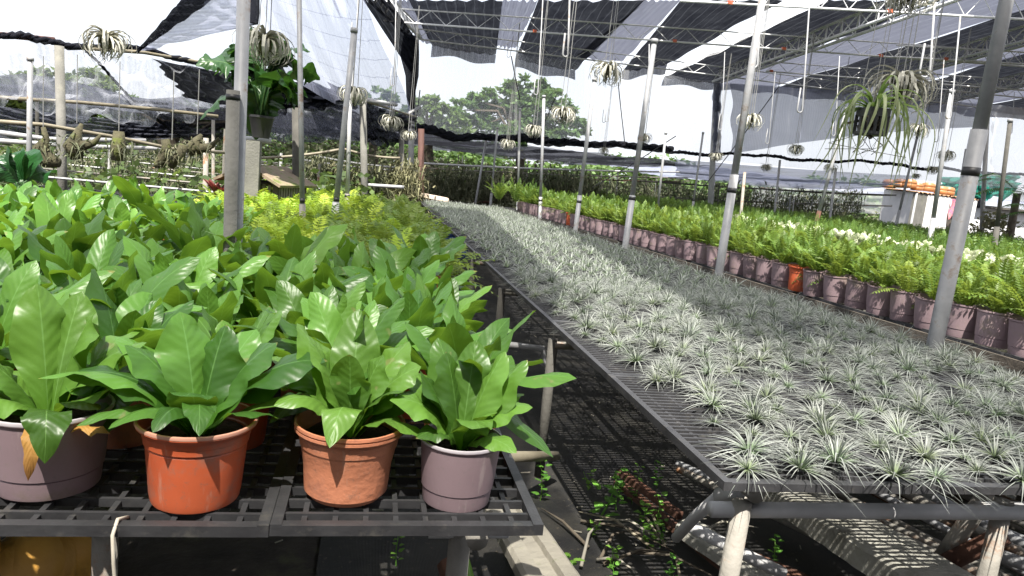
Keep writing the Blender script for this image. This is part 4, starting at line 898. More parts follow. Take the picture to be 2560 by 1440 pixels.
# ---- pinnate ferns
def pinnate(seed, n=15, L=.3, flat=0.0, pw=.028, npn=15, upright=0.0, pl=.03):
    """fern of arching fronds, each a midrib with two rows of narrow leaflets"""
    r = np.random.default_rng(seed); V = []; A = []; F = []; k = 0
    for i in range(n):
        q = (i + .5) / n; az = i * 2.399 + r.normal(0, .3); el = R(88) - q * R(70 - 40 * upright + 12 * flat) - flat * R(25) + r.normal(0, .12)
        l = L * r.uniform(.7, 1.15); d = np.array([math.cos(az), math.sin(az), 0]); s = np.array([-d[1], d[0], 0]); rnd = r.random()
        b = d * .02; dr = r.uniform(.1, .4) * (.3 + q) * (1 - .7 * upright)
        tip = b + d * l * (math.cos(el) + dr * .5) + np.array([0, 0, l * (math.sin(el) - dr)]); c = b + d * l * math.cos(el) * .45 + np.array([0, 0, l * (math.sin(el) * .6 + .12)])
        t = np.linspace(.1, 1, npn)
        P = ((1 - t) ** 2)[:, None] * b + (2 * t * (1 - t))[:, None] * c + (t ** 2)[:, None] * tip
        T = np.gradient(P, axis=0); T /= np.linalg.norm(T, axis=1, keepdims=True); Nn = np.cross(T, s)
        ll = pl * np.sin(np.clip(t * 1.05, 0, 1) * np.pi) ** .6 * r.uniform(.85, 1.15) + .003
        tr_ = np.linspace(0, 1, npn); Pr = ((1 - tr_) ** 2)[:, None] * np.zeros(3) + (2 * tr_ * (1 - tr_))[:, None] * c + (tr_ ** 2)[:, None] * tip; ww = (.0028 * (1 - .8 * tr_))[:, None]
        V.append(np.stack([Pr - s * ww, Pr + s * ww], 1).reshape(-1, 3)); A.append(np.stack([np.tile([.4, .6], npn), np.repeat(tr_, 2), np.full(2 * npn, rnd)], 1))
        ii = np.arange(npn - 1) * 2 + k; F.append(np.stack([ii, ii + 1, ii + 3, ii + 2], 1)); k += 2 * npn
        for sg in (-1, 1):
            o = P; lift = Nn * (-.25 * ll[:, None]) + r.normal(0, .15, (npn, 1)) * ll[:, None] * Nn
            e = P + sg * s * ll[:, None] + T * ll[:, None] * .45 + lift
            m1 = P + sg * s * ll[:, None] * .5 + T * (ll[:, None] * .2 + pw * .28) + lift * .3; m2 = P + sg * s * ll[:, None] * .5 + T * (ll[:, None] * .2 - pw * .28) + lift * .3
            blk = np.stack([o, m2, e, m1], 1).reshape(-1, 3); V.append(blk)
            tt = np.repeat(t, 4); A.append(np.stack([np.tile([.5, .1, .5, .9], npn), tt, np.full(4 * npn, rnd)], 1))
            F.append(np.arange(4 * npn).reshape(-1, 4) + k); k += 4 * npn
    mb = MB(); mb.add(np.concatenate(V), np.concatenate(F), np.concatenate(A)); return mb
def meshes(gen, mat, nm):
    out = []
    for g_ in gen:
        o = g_.build(nm, M[mat]); out.append(o.data); bpy.data.objects.remove(o)
    return out
BOS = [pinnate(300 + k, n=22, L=.27, pw=.026, npn=16, pl=.034) for k in range(5)]
BUPME = meshes([pinnate(310 + k, n=22, L=.27, pw=.026, npn=16, pl=.032, upright=.5) for k in range(5)], 'boston', 'fronds')
BOSME = meshes(BOS, 'boston', 'fronds')
SWD = [pinnate(320 + k, n=24, L=.36, pw=.03, npn=14, pl=.034, upright=.75) for k in range(5)]
SWDME = meshes(SWD, 'sword', 'upright_fern')
YEL = [pinnate(340 + k, n=16, L=.26, pw=.03, npn=11, pl=.055, flat=.75) for k in range(5)]
YELME = meshes(YEL, 'yellowfern', 'feather_fern'); GRNME = meshes(YEL, 'boston', 'feather_fern')
SWL = [pinnate(330 + k, n=13, L=.38, pw=.045, npn=8, pl=.045, upright=.75) for k in range(4)]

BG = 'mauve pots of ladder fern along the right bench'
y = 2.62; k = 0; pots = []
while y < 13.6:
    pots.append((cxl(y) + .115, y)); y += .212
def fernpot(x, y, style, lab, group):
    t = potted(style, .104, .19, lab, (x, y, BZ + .004), rng.uniform(0, 6.28), (BUPME if rng.random() < .75 else BOSME)[int(rng.integers(0, 5))], group=group, name='potted_ladder_fern')
    f = [c for c in t.children if c.name.startswith('fronds')][0]; s = rng.uniform(.75, 1.15); f.scale = (s, s, s * .95); t.rotation_euler.x = rng.normal(0, .035); t.rotation_euler.y = rng.normal(0, .035); t.location.x += rng.normal(0, .008); f.location.z = .17; return t
for k, (x, y) in enumerate(pots):
    red = k in (11, 37)
    lab = 'ladder fern in the single bright orange pot of the mauve row' if k == 11 else ('ladder fern in the small orange pot near the far end of the row' if red else f'ladder fern in a mauve pot, {ORD[k] if 0 < k < 20 else ("nearest" if k == 0 else "far along")} in the front row of the right bench' )
    if k >= 20 and not red: lab = f'ladder fern in a mauve pot far along the row, {["first", "second", "third", "fourth", "fifth", "sixth", "seventh", "eighth", "ninth", "tenth"][(k - 20) % 10]} of the {["middle", "later", "farther", "last"][min((k - 20) // 10, 3)]} ten pots'
    fernpot(x, y, 'orange' if red else 'mauve', lab, BG)
back = MB(); nb = 0
FB = 'ladder ferns standing behind the front row of the right bench'
for c_ in range(1, 8):
    y = 2.6
    while y < 14:
        x = cxl(y) + .115 + c_ * .215 + rng.normal(0, .02)
        if c_ < 6:
            if c_ <= 3 and y < 9.5:
                o = bpy.data.objects.new('ladder_fern', BOSME[int(rng.integers(0, 5))]); COL.objects.link(o); o.location = (x, y + rng.normal(0, .02), BZ + .16); s = rng.uniform(.95, 1.35); o.scale = (s, s, s); o.rotation_euler = (0, 0, rng.uniform(0, 6.28))
                tag(o, f'ladder fern in the {ORD[c_]} row back on the right bench, among the green mass', 'fern', FB); nb += 1
            else:
                a = rng.uniform(0, 6.28); s = rng.uniform(.95, 1.3); cs, sn = math.cos(a) * s, math.sin(a) * s
                back.merge(BOS[int(rng.integers(0, 5))], np.array([[cs, -sn, 0, x], [sn, cs, 0, y], [0, 0, s, BZ + .16], [0, 0, 0, 1]]), rng.random())
        y += .215
tag(back.build('ladder_fern_mass', M['boston']), 'mass of ladder ferns filling the back of the right bench', 'ferns', kind='stuff')
# taller ferns at the far end of the row
for i, (px, py, Y) in enumerate([(1245, 520, 13.6), (1290, 510, 13.2), (1330, 505, 12.6)]):
    p = aty(px, py, Y); o = bpy.data.objects.new('ladder_fern', SWDME[i]); COL.objects.link(o); o.location = (p[0], p[1], BZ + .15); o.scale = (1.3,) * 3
    tag(o, ['tall fern clump at the far end of the pot row', 'second tall fern clump near the far end of the row', 'third tall fern clump near the far end of the row'][i], 'fern', FB)
# white variegated plants along the aisle
VG = 'white variegated plants along the aisle'
def rosette(seed, n=14, L=.1, W=.02):
    r = np.random.default_rng(seed); mb = MB()
    for i in range(n):
        az = i * 2.4; el = r.uniform(.3, 1.3); l = L * r.uniform(.6, 1.2); d = np.array([math.cos(az), math.sin(az), 0])
        tip = d * l * math.cos(el) + np.array([0, 0, l * math.sin(el) * .9]); c = tip * .5 + np.array([0, 0, .03])
        blade(mb, (0, 0, 0), tip, c, W * r.uniform(.8, 1.2), prof_fern, 5, 2, wav=.3, cup=.2, rnd=r.random(), az=az)
    return mb
VARM = meshes([rosette(400 + k, 16, .12, .026) for k in range(4)], 'variegated', 'variegated_plant')
nv = 0
for y in np.arange(4.2, 8.6, .135):
    for c_ in range(4):
        x = cxl(y) + 1.55 + c_ * .14 + rng.normal(0, .02)
        if nv >= 290: break
        o = bpy.data.objects.new('variegated_plant', VARM[int(rng.integers(0, 4))]); COL.objects.link(o); o.location = (x, y + rng.normal(0, .02), BZ + .30 + rng.uniform(-.02, .04)); s = rng.uniform(.85, 1.25); o.scale = (s, s, s); o.rotation_euler = (0, 0, rng.uniform(0, 6.28))
        tag(o, 'small white variegated plant in the pale strip behind the ladder ferns', 'plant', VG); nv += 1
# bench B upright ferns
SG = 'upright ferns on the far right bench'; sw = MB(); ns = 0
for y in np.arange(4.4, 19.5, .25):
    for x in np.arange(6.05, min(13.5, .9 * y + 3.2), .25):
        xx, yy = x + rng.normal(0, .04), y + rng.normal(0, .04)
        d = xx * xx + yy * yy
        if x < 7.2 and y < 13 and ns < 250:
            o = bpy.data.objects.new('upright_fern', SWDME[int(rng.integers(0, 5))]); COL.objects.link(o); o.location = (xx, yy, BZ + .12); s = rng.uniform(.8, 1.12); o.scale = (s, s, s); o.rotation_euler = (0, 0, rng.uniform(0, 6.28))
            tag(o, f'upright green fern, {ORD[int((x - 6.05) / .25)]} row from the aisle on the far right bench', 'fern', SG); ns += 1
        elif rng.random() < .8:
            a = rng.uniform(0, 6.28); s = rng.uniform(.85, 1.15); cs, sn = math.cos(a) * s, math.sin(a) * s
            sw.merge(SWL[int(rng.integers(0, 4))], np.array([[cs, -sn, 0, xx], [sn, cs, 0, yy], [0, 0, s, BZ + .12], [0, 0, 0, 1]]), rng.random())
tag(sw.build('upright_fern_mass', M['sword']), 'mass of upright ferns filling the far right bench', 'ferns', kind='stuff')
# yellow feathery ferns behind the left ferns
YG = 'yellow-green feathery ferns behind the left bench ferns'; ny = 0
for y in np.arange(3.62, 9.0, .2):
    for x in np.arange(-1.25 if y > 4.9 else -.62, .42, .2):
        grn = rng.random() < (.85 if x > -.2 + .15 * math.sin(y * 2) else .22); o = bpy.data.objects.new('feather_fern', (GRNME if grn else YELME)[int(rng.integers(0, 5))]); COL.objects.link(o); o.location = (x + rng.normal(0, .03), y + rng.normal(0, .03), BZ + rng.uniform(.04, .1)); s = rng.uniform(.8, 1.15); o.scale = (s, s, s); o.rotation_euler = (0, 0, rng.uniform(0, 6.28))
        ri, ci = int(round((y - 3.62) / .2)), int(round((.42 - x) / .2)) - 1
        tag(o, f'{"green" if grn else "yellow-green"} feathery fern, {ORD[min(ri, 19)]} row back, {ORD[max(ci, 0)] if ci > 0 else "first"} from the right', 'fern', YG); ny += 1
print('counts', nb, nv, ns, ny, len(spots))
# ------------------------------------------------------------------ hanging air plants
def curly(seed, n=40, Rr=.13, W=.0115, mat_green=False):
    r = np.random.default_rng(seed); mb = MB()
    for i in range(n):
        q = (i + .5) / n; az = i * 2.399 + r.normal(0, .25); d = np.array([math.cos(az), math.sin(az), 0]); l = Rr * r.uniform(.8, 1.15)
        rise = .75 - q * .75; out = .55 + .5 * math.sin(q * 2.4)
        N = 12; t = np.linspace(0, 1, N)
        th0 = R(85) - q * R(75); curl = R(185 + 125 * r.random()) * (.75 + .35 * (1 - q))
        th = th0 - curl * t ** 1.15; seg = l * 2.0 / (N - 1) * (.85 + .3 * (1 - q))
        P = np.cumsum(np.stack([np.cos(th) * seg, np.sin(th) * seg], 1), 0) - np.stack([np.cos(th[:1]) * seg, np.sin(th[:1]) * seg], 1)
        xyz = d[None] * (P[:, :1] + .008) + np.array([0, 0, 1])[None] * P[:, 1:] + r.normal(0, .003, (N, 3)) * t[:, None]
        s = np.array([-d[1], d[0], 0]); w = W * (1 - .93 * t ** 1.2) * r.uniform(.8, 1.2)
        T = np.gradient(xyz, axis=0); T /= np.linalg.norm(T, axis=1, keepdims=True); Nn = np.cross(T, s)
        u = np.array([-1, 0, 1.0])
        V = xyz[:, None, :] + s * (u[None, :, None] * w[:, None, None]) + Nn[:, None, :] * (np.abs(u)[None, :, None] * w[:, None, None] * .6)
        A = np.stack([np.broadcast_to((u + 1) / 2, (N, 3)), np.broadcast_to(t[:, None], (N, 3)), np.full((N, 3), r.random())], -1)
        mb.grid(V, A)
    return mb
def roots(seed, n=14, L=.12):
    r = np.random.default_rng(seed); mb = MB()
    for i in range(n):
        p = [np.array([r.normal(0, .015), r.normal(0, .015), -.01])]
        for k in range(4): p.append(p[-1] + np.array([r.normal(0, .015), r.normal(0, .015), -L / 4 * r.uniform(.5, 1.2)]))
        mb.tube(p, [.003, .0025, .002, .0015, .001], 4, cap=False)
    mb.lathe([(0, .03), (.03, .02), (.035, -.01), (.02, -.04), (0, -.05)], n=10, wob=.2); return mb
XER = meshes([curly(500 + k, n=44 + 5 * k) for k in range(5)], 'xero', 'leaves')
ROOT = meshes([roots(520 + k) for k in range(3)], 'mosswood', 'root_ball')
HG = 'silver air plants hanging from the roof on wires'
HL = [(265, 104, 5.5, 1.1, 'curly silver air plant perched on the upper left pipe'), (662, 112, 4.4, 1.12, 'big pale curly air plant hanging in front of the tall lobed plant'), (885, 236, 7.2, 1, 'air plant hanging behind the two leaning pale standpipes'),
      (978, 305, 9.5, .95, 'air plant hanging left of the white corner column'), (1022, 338, 13, .9, 'small air plant hanging just beside the white corner column'), (1520, 180, 6.1, 1.05, 'large air plant hanging below the second dark roof strip'),
      (1408, 284, 7.9, 1.05, 'air plant hanging in front of the right side of the big tree'), (1335, 325, 11, 1, 'air plant hanging before the middle of the big tree'), (1269, 360, 13.5, 1, 'small air plant hanging just under the net roll left of the tree'), (1610, 345, 13.5, 1, 'small air plant right of the third standpipe'),
      (1510, 376, 16, .9, 'tiny air plant hanging under the net roll right of the tree'), (1875, 300, 8.5, 1.1, 'air plant hanging beside the second standpipe before the grey panel'), (1990, 373, 11.5, 1, 'air plant hanging below the lower edge of the grey panel'), (1791, 392, 14, .95, 'small air plant at the foot of the folded net edge'),
      (2252, 218, 3.45, 1.1, 'large silver air plant hanging behind the big green one'), (2298, 325, 8.4, 1, 'air plant hanging right of the big green air plant'), (2366, 388, 10, 1, 'air plant hanging behind the capped standpipe'), (2331, 424, 14, .95, 'small air plant hanging above the jars on the hut'), (2290, 440, 17, .8, 'tiny air plant hanging over the hut roof'),
      (1915, 418, 15.5, .9, 'small air plant among the low nets left of the hut'), (2076, 420, 13, .95, 'small air plant hanging beneath the big green one'), (2276, -22, 3.6, 1.1, 'silver air plant cut by the top edge of the picture')]
for k, (px, py, Y, sc, lab) in enumerate(HL):
    p = aty(px, py, Y); t = thing('hanging_air_plant', lab, 'air plant', p, rng.uniform(0, 6.28), HG); t.scale = (sc,) * 3
    o = bpy.data.objects.new('leaves', XER[k % 5]); COL.objects.link(o); o.parent = t; o.location = (0, 0, .02)
    o = bpy.data.objects.new('root_ball', ROOT[k % 3]); COL.objects.link(o); o.parent = t; o.location = (0, 0, 0)
    if k > 0:
        top = max(roofz(p[0]) + .1 - p[2], .3) / sc; m = MB()
        for (dx, dy) in ((.03, 0), (-.02, .025), (-.015, -.03)): m.tube([(dx, dy, 0), (dx * .2, dy * .2, top)], .0022 if Y < 7 else .004, 4, cap=False)
        m.build('hanging_wire', M['wire'], t)
# the big green one in its black basket
p = aty(2180, 300, 2.75); t = thing('basket_air_plant', 'big green long-leaved air plant in a black slotted basket', 'air plant', p)
m = MB(); w = .044
for zz, hh in ((.03, .035), (-.055, .012)):
    for s in (-1, 1):
        m.box((s * w, 0, zz), (.005, 2 * w, hh)); m.box((0, s * w, zz), (2 * w + .006, .006, hh))
for a in np.linspace(-1, 1, 4):
    for s in (-1, 1): m.box((s * w, a * w * .97, -.02), (.004, .014, .075)); m.box((a * w * .97, s * w, -.02), (.014, .004, .075))
m.box((0, 0, -.062), (2 * w, 2 * w, .005)); m.build('basket', M['blackplastic'], t)
m = MB(); g = np.random.default_rng(9)
for i in range(40):
    b_ = g.uniform(-.036, .036, 3) * (1, 1, .9) + (0, 0, -.02); m.beam(b_, b_ + g.normal(0, .02, 3) + .001, .012, .01)
m.build('bark_chips', M['bark'], t)
m = MB(); r = np.random.default_rng(77)
for i in range(36):
    q = (i + .5) / 36; az = i * 2.399 + r.normal(0, .2); d = np.array([math.cos(az), math.sin(az), 0]); N = 18; tt = np.linspace(0, 1, N); l = r.uniform(.28, .6)
    th0 = R(80) - q * R(62); th = th0 - (th0 + R(88) + r.uniform(-.05, .25)) * np.clip(tt * r.uniform(1.6, 2.3), 0, 1) ** 1.3; seg = l / (N - 1)
    P = np.cumsum(np.stack([np.cos(th) * seg, np.sin(th) * seg], 1), 0)
    bend = np.cumsum(np.full(N, r.normal(0, .004)))
    s = np.array([-d[1], d[0], 0]); xyz = d * (P[:, :1] * .9 + .01) + np.array([0, 0, 1]) * (P[:, 1:] + .03) + s * (bend * tt * 2)[:, None]
    w_ = .0085 * (1 - .95 * tt ** 1.3) * r.uniform(.75, 1.15); T = np.gradient(xyz, axis=0); T /= np.linalg.norm(T, axis=1, keepdims=True); Nn = np.cross(T, s); u = np.array([-1, 0, 1.0])
    V = xyz[:, None, :] + s * (u[None, :, None] * w_[:, None, None]) + Nn[:, None, :] * (np.abs(u)[None, :, None] * w_[:, None, None] * .55)
    m.grid(V, np.stack([np.broadcast_to((u + 1) / 2, (N, 3)), np.broadcast_to(tt[:, None], (N, 3)), np.full((N, 3), r.random())], -1))
m.build('leaves', M['greenair'], t, True)
m = MB()
for (dx, dy) in ((.042, .042), (-.042, .042), (-.042, -.042), (.042, -.042)): m.tube([(dx, dy, .03), (dx * .15, dy * .15, 1.9)], .0016, 4, cap=False)
m.build('hanging_wire', M['wire'], t)
m = MB()
for i in range(9): m.tube([(r.uniform(-.03, .03), r.uniform(-.03, .03), -.06), (r.normal(0, .06), r.normal(0, .06), -.11), (r.normal(0, .08), r.normal(0, .08), -.14)], .0015, 4, cap=False)
m.build('root', M['mosswood'], t)

# ------------------------------------------------------------------ tall lobed plant on a post
def lobed(mb, b, tip, ctrl, W, az, rnd, tw, seed, lob=9):
    """large lobed leaf: a blade whose margin is cut into rounded lobes"""
    n = 30
    def prof(t):
        base = np.sin(np.clip(t, 0, 1) ** .62 * np.pi) ** .75; return np.clip(base, .02, 1) * (1 - .22 * np.abs(np.sin(t * np.pi * lob)) ** 3)
    blade(mb, b, tip, ctrl, W, prof, n, 8, wav=.28, cup=.22, rnd=rnd, az=az, twist=tw, wf=3.2, ph=seed * 1.7)
base = aty(652, 345, 7.0)
t = thing('potted_climber', 'tall dark lobed-leaf plant in a black pot on a post', 'plant', base)
m = MB(); m.lathe([(0, 0), (.075, 0), (.105, .17), (.112, .18), (.112, .2), (.1, .2), (.095, .16), (0, .16)], n=24); m.build('pot', M['blacktape'], t, True)
m = MB(); r = np.random.default_rng(4); ST = MB()
LV = [((545, 140), .15, 0), ((490, 165), .09, .2), ((525, 172), .1, -.2), ((590, 105), .12, 0), ((775, 130), .09, 0), ((800, 200), .13, .3), ((735, 245), .15, .2), ((770, 245), .06, .1), ((640, 90), .08, 0), ((720, 110), .1, 0), ((500, 300), .07, .4), ((640, 350), .13, .15), ((690, 145), .11, 0), ((560, 205), .1, .2), ((735, 150), .1, -.2), ((690, 240), .1, .3), ((600, 150), .12, .1), ((760, 280), .06, .2)]
for k, ((px, py), W, tw) in enumerate(LV):
    tip = aty(px, py, 7.0 + r.uniform(-.5, .45)) - base; tw += r.choice([-1, 1]) * r.uniform(.4, .9); c0 = np.array([r.normal(0, .025), r.normal(0, .025), .2])
    cen = aty(655, 215, 7.0) - base
    hub = c0 + (np.array([tip[0] * .22, tip[1] * .25, max(.45, (cen[2] + tip[2]) * .5)]) - c0) * (1.0 if py < 280 else .9)
    mid = hub * .6 + c0 * .4 + np.array([0, 0, .05])
    ST.tube([c0 * [1, 1, .7], mid, hub], [.022, .017, .012], 6)
    az = math.atan2(tip[1] - hub[1], tip[0] - hub[0]); ctrl = (hub + tip) / 2 + np.array([0, 0, .16 + .05 * r.random()])
    if py > 320: ctrl = hub + np.array([-.02, -.2, -.02])
    lobed(m, hub, tip, ctrl, W * 1.85, az, r.random(), tw, k, lob=7 + k % 4)
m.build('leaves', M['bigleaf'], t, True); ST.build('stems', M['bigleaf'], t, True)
b = aty(630, 520, 7.0); tp = aty(634, 352, 7.0); b[2] = 0; m = MB(); m.beam(b, tp, .13, .13); tag(m.build('concrete_post', M['concretepale']), 'square concrete post carrying the tall lobed plant', 'post')

# ------------------------------------------------------------------ driftwood mounts and hanging moss
def mount(px0, py0, px1, py1, Y, shape, lab, seed):
    r = np.random.default_rng(seed); a = aty(px0, py0, Y); b = aty(px1, py1, Y); t = thing('driftwood_mount', lab, 'mounted plant', (a + b) / 2, group='driftwood mounts hanging on wires'); c = (a + b) / 2
    m = MB(); L = np.linalg.norm(a - b)
    if shape == 'log': m.tube([a - c, (0, 0, 0), b - c], [.045, .065, .06], 8)
    elif shape == 'hook': m.tube([a - c, (a - c) * .4 + (.02, 0, 0), (-.03, 0, -.02), (b - c) * .8 + (.03, 0, 0), b - c + (.12, 0, .02)], [.02, .03, .07, .075, .04], 8)
    elif shape == 'fork':
        m.tube([a - c + (-.06, 0, 0), (-.04, 0, .05), (-.10, 0, -.1), b - c + (-.14, 0, .02)], [.035, .045, .05, .03], 8); m.tube([a - c + (.1, 0, -.03), (.07, 0, 0), (-.02, 0, -.1)], [.04, .045, .05], 8)
    else: m.tube([a - c + (.04, 0, 0), (a - c) * .3, (-.03, 0, -.05), b - c], [.015, .045, .09, .05], 8); m.tube([(.0, 0, -.05), (.14, 0, .0), (.2, 0, .08)], [.06, .03, .012], 6)
    m.build('driftwood', M['mosswood'], t, True)
    m = MB()
    for i in range(70):
        p0 = np.array([r.normal(0, .07), r.normal(0, .05), r.uniform(-.45, .25) * L]); d = r.normal(0, 1, 3); d /= np.linalg.norm(d); d[2] -= .3; l = r.uniform(.06, .16)
        blade(m, p0, p0 + d * l + (0, 0, -.05), p0 + d * l * .5 + (0, 0, .03), .008, prof_strap, 5, 1, rnd=r.random(), az=math.atan2(d[1], d[0]))
    m.build('moss', M['mossdark'], t)
    m = MB(); m.tube([a - c, a - c + (0, 0, .6)], .004, 4); m.build('hanging_wire', M['wire'], t)
mount(108, 318, 112, 410, 7, 'hook', 'hooked driftwood mount at the far left beside the slender standpipe', 1)
mount(192, 308, 192, 398, 7.2, 'twist', 'twisted driftwood mount with a side branch, right of the stout grey post', 2)
mount(297, 328, 296, 402, 7, 'log', 'straight pale log mount hanging on a long wire', 3)
mount(430, 350, 428, 422, 7, 'fork', 'forked mossy mount with bright moss tips', 4)
mount(493, 335, 490, 385, 7.4, 'twist', 'small mossy mount left of the taped poles', 5)
def mossclump(seed, n=120, w=.2, h=.36):
    r = np.random.default_rng(seed); m = MB()
    for i in range(n):
        p0 = np.array([r.normal(0, w * .5), r.normal(0, w * .4), r.uniform(-h, h * .5)]) ; d = np.array([r.normal(0, 1), r.normal(0, 1), r.normal(-.2, .8)]); d /= np.linalg.norm(d); l = r.uniform(.08, .22)
        blade(m, p0, p0 + d * l + (0, 0, -.07), p0 + d * l * .6 + (0, 0, .05), r.uniform(.008, .02), prof_strap, 4, 1, rnd=r.random(), az=math.atan2(d[1], d[0]))
    return m
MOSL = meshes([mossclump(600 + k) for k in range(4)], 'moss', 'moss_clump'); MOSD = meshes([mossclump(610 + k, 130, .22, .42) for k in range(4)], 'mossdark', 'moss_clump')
k = 0
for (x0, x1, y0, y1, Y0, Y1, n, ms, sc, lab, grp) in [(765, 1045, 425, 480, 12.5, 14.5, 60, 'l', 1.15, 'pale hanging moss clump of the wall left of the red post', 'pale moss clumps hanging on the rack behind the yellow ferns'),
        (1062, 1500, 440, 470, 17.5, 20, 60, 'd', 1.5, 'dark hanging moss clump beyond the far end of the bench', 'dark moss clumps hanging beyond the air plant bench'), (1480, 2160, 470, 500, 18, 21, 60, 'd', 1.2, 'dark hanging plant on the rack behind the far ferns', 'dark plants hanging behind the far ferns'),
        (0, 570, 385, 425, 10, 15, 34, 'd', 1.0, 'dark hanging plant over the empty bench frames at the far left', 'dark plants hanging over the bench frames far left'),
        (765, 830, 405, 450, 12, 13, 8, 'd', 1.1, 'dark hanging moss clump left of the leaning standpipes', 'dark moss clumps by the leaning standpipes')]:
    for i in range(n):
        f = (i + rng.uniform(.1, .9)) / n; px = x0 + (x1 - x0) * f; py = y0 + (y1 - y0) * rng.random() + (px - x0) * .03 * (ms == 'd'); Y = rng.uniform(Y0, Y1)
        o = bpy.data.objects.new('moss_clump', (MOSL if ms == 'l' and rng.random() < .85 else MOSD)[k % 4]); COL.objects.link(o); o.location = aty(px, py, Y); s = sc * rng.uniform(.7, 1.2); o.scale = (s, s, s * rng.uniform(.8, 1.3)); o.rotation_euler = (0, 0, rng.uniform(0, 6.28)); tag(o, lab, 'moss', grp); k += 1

# ------------------------------------------------------------------ trees and greenery beyond
def clump(m, c, rx, rz, n, ls, r):
    """leaf faces scattered through one flattened mass"""
    a = r.normal(0, 1, (n, 3)); a /= np.linalg.norm(a, axis=1, keepdims=True); rad = r.uniform(.35, 1, n) ** .5
    P = np.array(c) + a * rad[:, None] * np.array([rx, rx, rz]); 
    u = r.normal(0, 1, (n, 3)); u[:, 2] *= .45; u /= np.linalg.norm(u, axis=1, keepdims=True); w = np.cross(u, a + r.normal(0, .5, (n, 3))); w /= np.maximum(np.linalg.norm(w, axis=1, keepdims=True), 1e-6)
    s = ls * r.uniform(.6, 1.3, n)[:, None]
    V = np.stack([P, P + u * s * .5 + w * s * .28, P + u * s, P + u * s * .5 - w * s * .28], 1).reshape(-1, 3)
    A = np.stack([np.tile([.5, .1, .5, .9], n), np.full(4 * n, .5), np.repeat(r.random(n), 4)], 1)
    m.add(V, np.arange(4 * n).reshape(-1, 4), A)
def tree(lab, pts, Y, trunk, ls, seed, dens=260, mat='treeleaf', flat=.45, grp='trees beyond the nursery'):
    """pts: (px, py, radius px) of the leaf masses seen in the crown"""
    r = np.random.default_rng(seed); base = aty(trunk[0], trunk[1], Y); base[2] = 0; t = thing('tree', lab, 'tree', base, group=grp); sc = Y / FPX
    m = MB(); L = MB(); top = aty(trunk[0], trunk[2], Y) - base
    L.tube([(0, 0, 0), top * .4 + (.1, 0, 0), top], [.35, .26, .12], 8)
    for (px, py, rp_) in pts:
        c = aty(px, py, Y + r.uniform(-1, 1) * rp_ * sc * 1.5) - base; R_ = rp_ * sc
        L.tube([top * r.uniform(.35, .7), (top * .6 + c * .4) * [1, 1, .95], c], [.12, .08, .03], 5, cap=False)
        nsub = max(3, int(dens * (rp_ / 50) ** 2 / 40))
        for j in range(nsub):
            a = r.uniform(0, 6.28); q = r.random() ** .5
            cc = c + np.array([math.cos(a) * q * R_ * .85, r.uniform(-1, 1) * R_ * .8, math.sin(a) * q * R_ * .75]); clump(m, cc, R_ * r.uniform(.22, .42), R_ * r.uniform(.09, .18), 55, ls, r)
    m.build('crown', M[mat], t); L.build('trunk', M['bark'], t)
tree('big spreading tree with layered crown beyond the far end', [(1290, 215, 34), (1340, 225, 34), (1240, 235, 30), (1200, 255, 34), (1380, 255, 40), (1300, 260, 46), (1160, 275, 34), (1230, 290, 46), (1420, 290, 38), (1340, 305, 48), (1445, 320, 30), (1290, 330, 46), (1190, 320, 44), (1400, 330, 40), (1330, 280, 44)], 40, (1300, 440, 260), .30, 1, 900)
tree('paler tree left of the big spreading tree', [(1065, 245, 26), (1090, 265, 30), (1040, 280, 32), (1110, 295, 34), (1070, 310, 38), (1140, 315, 34), (1000, 300, 34), (960, 315, 36), (1030, 330, 36), (1110, 335, 34)], 36, (1070, 440, 300), .28, 2, 800)
tree('tree behind the pale lavender curtain', [(960, 225, 24), (930, 245, 26), (985, 250, 26), (900, 270, 26), (950, 275, 30), (820, 285, 26), (860, 300, 30), (790, 310, 26)], 38, (930, 440, 280), .26, 3, 600)
tree('bushy tree behind the clear mesh at the far left', [(30, 215, 40), (90, 205, 40), (150, 215, 44), (215, 205, 42), (255, 225, 34), (60, 250, 44), (130, 255, 44), (200, 258, 40), (5, 240, 40), (270, 260, 30), (20, 275, 40), (110, 285, 40)], 20, (130, 440, 250), .2, 4, 400, 'bushleaf')
tree('dark bushy tree low behind the left nets', [(330, 275, 36), (390, 290, 34), (450, 285, 30), (520, 300, 34), (300, 300, 34), (600, 305, 30), (690, 300, 30), (760, 310, 28)], 26, (420, 440, 300), .22, 5, 500, 'bushleaf')
m = MB(); r = np.random.default_rng(18)
for i in range(900):
    x = r.uniform(-60, 48); Y = r.uniform(52, 62); clump(m, (x, Y, r.uniform(0, 3.0) * (1 + .25 * math.sin(x * .35))), r.uniform(1.2, 2.4), r.uniform(.6, 1.1), 60, .5, r)
tag(m.build('far_woods', M['treeleaf']), 'dark line of far-off trees along the horizon behind the nets', 'woods', kind='stuff')
m = MB(); r = np.random.default_rng(8)
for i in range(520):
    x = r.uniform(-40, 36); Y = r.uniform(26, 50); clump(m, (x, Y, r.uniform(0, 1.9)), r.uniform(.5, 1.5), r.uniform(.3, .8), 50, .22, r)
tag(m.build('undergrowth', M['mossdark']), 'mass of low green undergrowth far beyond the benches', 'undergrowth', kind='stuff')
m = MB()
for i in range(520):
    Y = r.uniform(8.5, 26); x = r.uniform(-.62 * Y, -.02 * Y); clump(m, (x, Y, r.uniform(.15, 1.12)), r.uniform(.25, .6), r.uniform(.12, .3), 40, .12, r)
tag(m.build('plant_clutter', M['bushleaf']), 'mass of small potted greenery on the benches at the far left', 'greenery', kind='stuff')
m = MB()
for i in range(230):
    Y = r.uniform(15.5, 26); x = r.uniform(.0, .75 * Y); clump(m, (x, Y, r.uniform(.1, .95)), r.uniform(.25, .6), r.uniform(.15, .3), 40, .11, r)
